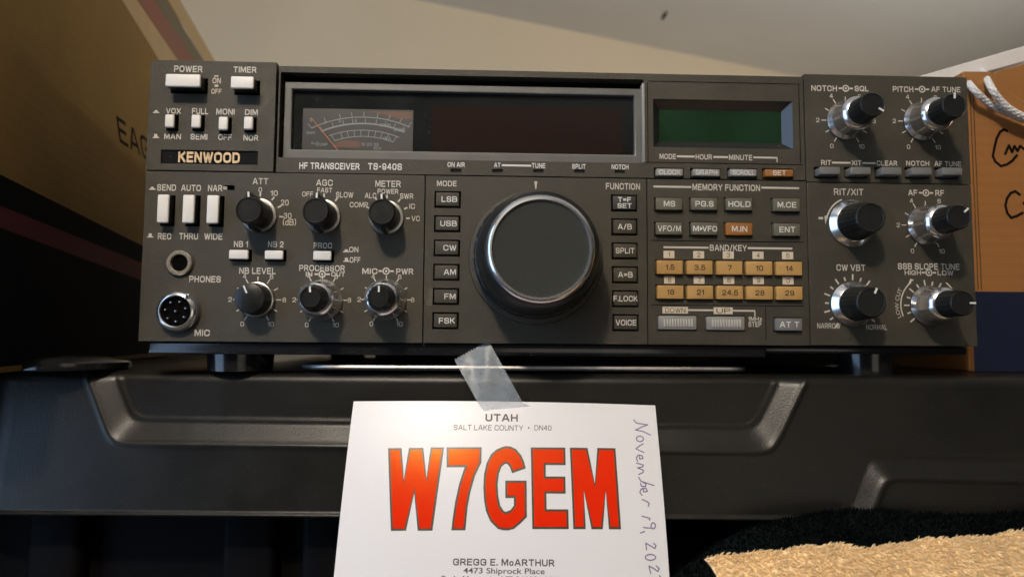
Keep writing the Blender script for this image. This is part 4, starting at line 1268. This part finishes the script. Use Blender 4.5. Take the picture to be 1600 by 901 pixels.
# braided cord, two strands
def bez(pts, n=70):
    P_ = [Vector(p) for p in pts]; P_ = [P_[0] * 2 - P_[1]] + P_ + [P_[-1] * 2 - P_[-2]]
    out = []
    for i in range(1, len(P_) - 2):
        for k in range(n):
            t = k / n; a, c, d, f = P_[i - 1:i + 3]
            out.append(.5 * ((2 * c) + (-a + d) * t + (2 * a - 5 * c + 4 * d - f) * t * t + (-a + 3 * c - 3 * d + f) * t ** 3))
    return out
cord = thing('braided_rope', P(1560, 165, 34), 'white braided rope looped over the front of the brown box', 'rope')
for path_ in (((1501, 114, 96), (1506, 120, 60), (1520, 138, 36), (1543, 160, 36), (1575, 177, 37), (1610, 190, 37), (1680, 205, 38)),
              ((1535, 111, 96), (1537, 112, 60), (1548, 136, 33), (1566, 160, 31.5), (1590, 178, 32), (1630, 192, 33), (1690, 200, 34))):
    C = bez([P(*q) for q in path_], 40)
    b = MB()
    for sgn_ in (1, -1):
        for st in range(4):
            pts = []
            tl = 0
            for i, p in enumerate(C):
                if i: tl += (p - C[i - 1]).length
                d = (C[min(i + 1, len(C) - 1)] - C[max(i - 1, 0)]).normalized()
                a = d.cross(Vector((0, 1, 0))).normalized(); c = d.cross(a)
                ph = sgn_ * tl / 1.9 + st * math.pi / 2
                pts.append(p + (a * math.cos(ph) + c * math.sin(ph)) * 1.25)
            b.tube(pts, .62, 6)
    b.tube(C, 1.15, 8)
    b.build('strand', M_cord, cord)

# ------------------------------------------------------------------ towel and plush blanket at lower right
def tufts(b, fn, n, L, r, lean, seed, jit=.22):
    rd = random.Random(seed)
    for _ in range(n):
        u, v = rd.random(), rd.random()
        p = fn(u, v)
        du = fn(min(1, u + .01), v) - fn(max(0, u - .01), v); dv_ = fn(u, min(1, v + .01)) - fn(u, max(0, v - .01))
        nn = du.cross(dv_).normalized()
        if nn.y > 0 and abs(nn.y) > abs(nn.z): nn = -nn
        if nn.z < 0: nn = -nn
        d = (nn + Vector(lean) + Vector((rd.uniform(-jit, jit), rd.uniform(-jit, jit), rd.uniform(-jit, jit)))).normalized()
        l = L * rd.uniform(.6, 1.3); w = r * rd.uniform(.7, 1.3)
        a = d.cross(Vector((rd.random(), rd.random(), rd.random() + .1))).normalized(); c = d.cross(a)
        base = [p + (a * math.cos(t) + c * math.sin(t)) * w for t in (0, 2.1, 4.2)]
        mid = [p + d * l * .6 + Vector(lean) * l * .15 + (a * math.cos(t) + c * math.sin(t)) * w * .8 for t in (0, 2.1, 4.2)]
        tip = p + d * l + Vector(lean) * l * .45
        b.add(base + mid + [tip], [(0, 1, 4, 3), (1, 2, 5, 4), (2, 0, 3, 5), (3, 4, 6), (4, 5, 6), (5, 3, 6)])
def surf(b, fn, nu, nv):
    g = [[b.bm.verts.new(fn(i / nu, j / nv)) for j in range(nv + 1)] for i in range(nu + 1)]
    for i in range(nu):
        for j in range(nv): b.bm.faces.new([g[i][j], g[i + 1][j], g[i + 1][j + 1], g[i][j + 1]])
def lerp_tab(tab, x):
    for (x0, y0), (x1, y1) in zip(tab, tab[1:]):
        if x <= x1: return y0 + (y1 - y0) * (x - x0) / (x1 - x0)
    return tab[-1][1]
TT = [(1100, 873), (1150, 866), (1200, 859), (1260, 852), (1310, 852), (1345, 855), (1400, 848), (1480, 840), (1560, 834), (1620, 829), (1760, 820)]
def towel_fn(u, v):
    px = 1100 + 640 * u
    top = P(px, lerp_tab(TT, px), -46)
    ripple = 1.2 * math.sin(u * 26 + v * 3) * (1 - v) + .8 * math.sin(u * 61)
    a = v * 1.25
    p = top + Vector((v * 12 * (1 - u), -34 * math.sin(a) - 14 * v * v, -70 * v * v - 8 * v)) + Vector((0, ripple * .5, ripple * .25))
    return p
b = MB(); surf(b, towel_fn, 120, 24); tufts(b, towel_fn, 20000, 2.3, .27, (.15, -.2, -.45), 7, .22)
o = b.build('towel', M_towel, origin=towel_fn(.5, 1)); tag(o, 'tan terry towel with raised pile at the lower right', 'towel')
GT = [(1040, 908), (1080, 880), (1120, 852), (1165, 826), (1215, 808), (1270, 800), (1340, 797), (1430, 800), (1520, 802), (1620, 800), (1760, 796)]
def plush_fn(u, v):
    px = 1040 + 700 * u
    top = P(px, lerp_tab(GT, px), -26)
    a = v * 1.4
    return top + Vector((0, -16 * math.sin(a), -60 * v * v - 8 * v)) + Vector((0, 2.5 * math.sin(u * 17) * (1 - v), 0))
b = MB(); surf(b, plush_fn, 100, 20); tufts(b, plush_fn, 14000, 1.7, .2, (-.1, -.2, .3), 9, .3)
o = b.build('plush_blanket', M_plush, origin=plush_fn(.5, 1)); tag(o, 'dark green plush blanket bunched behind the tan towel', 'blanket')
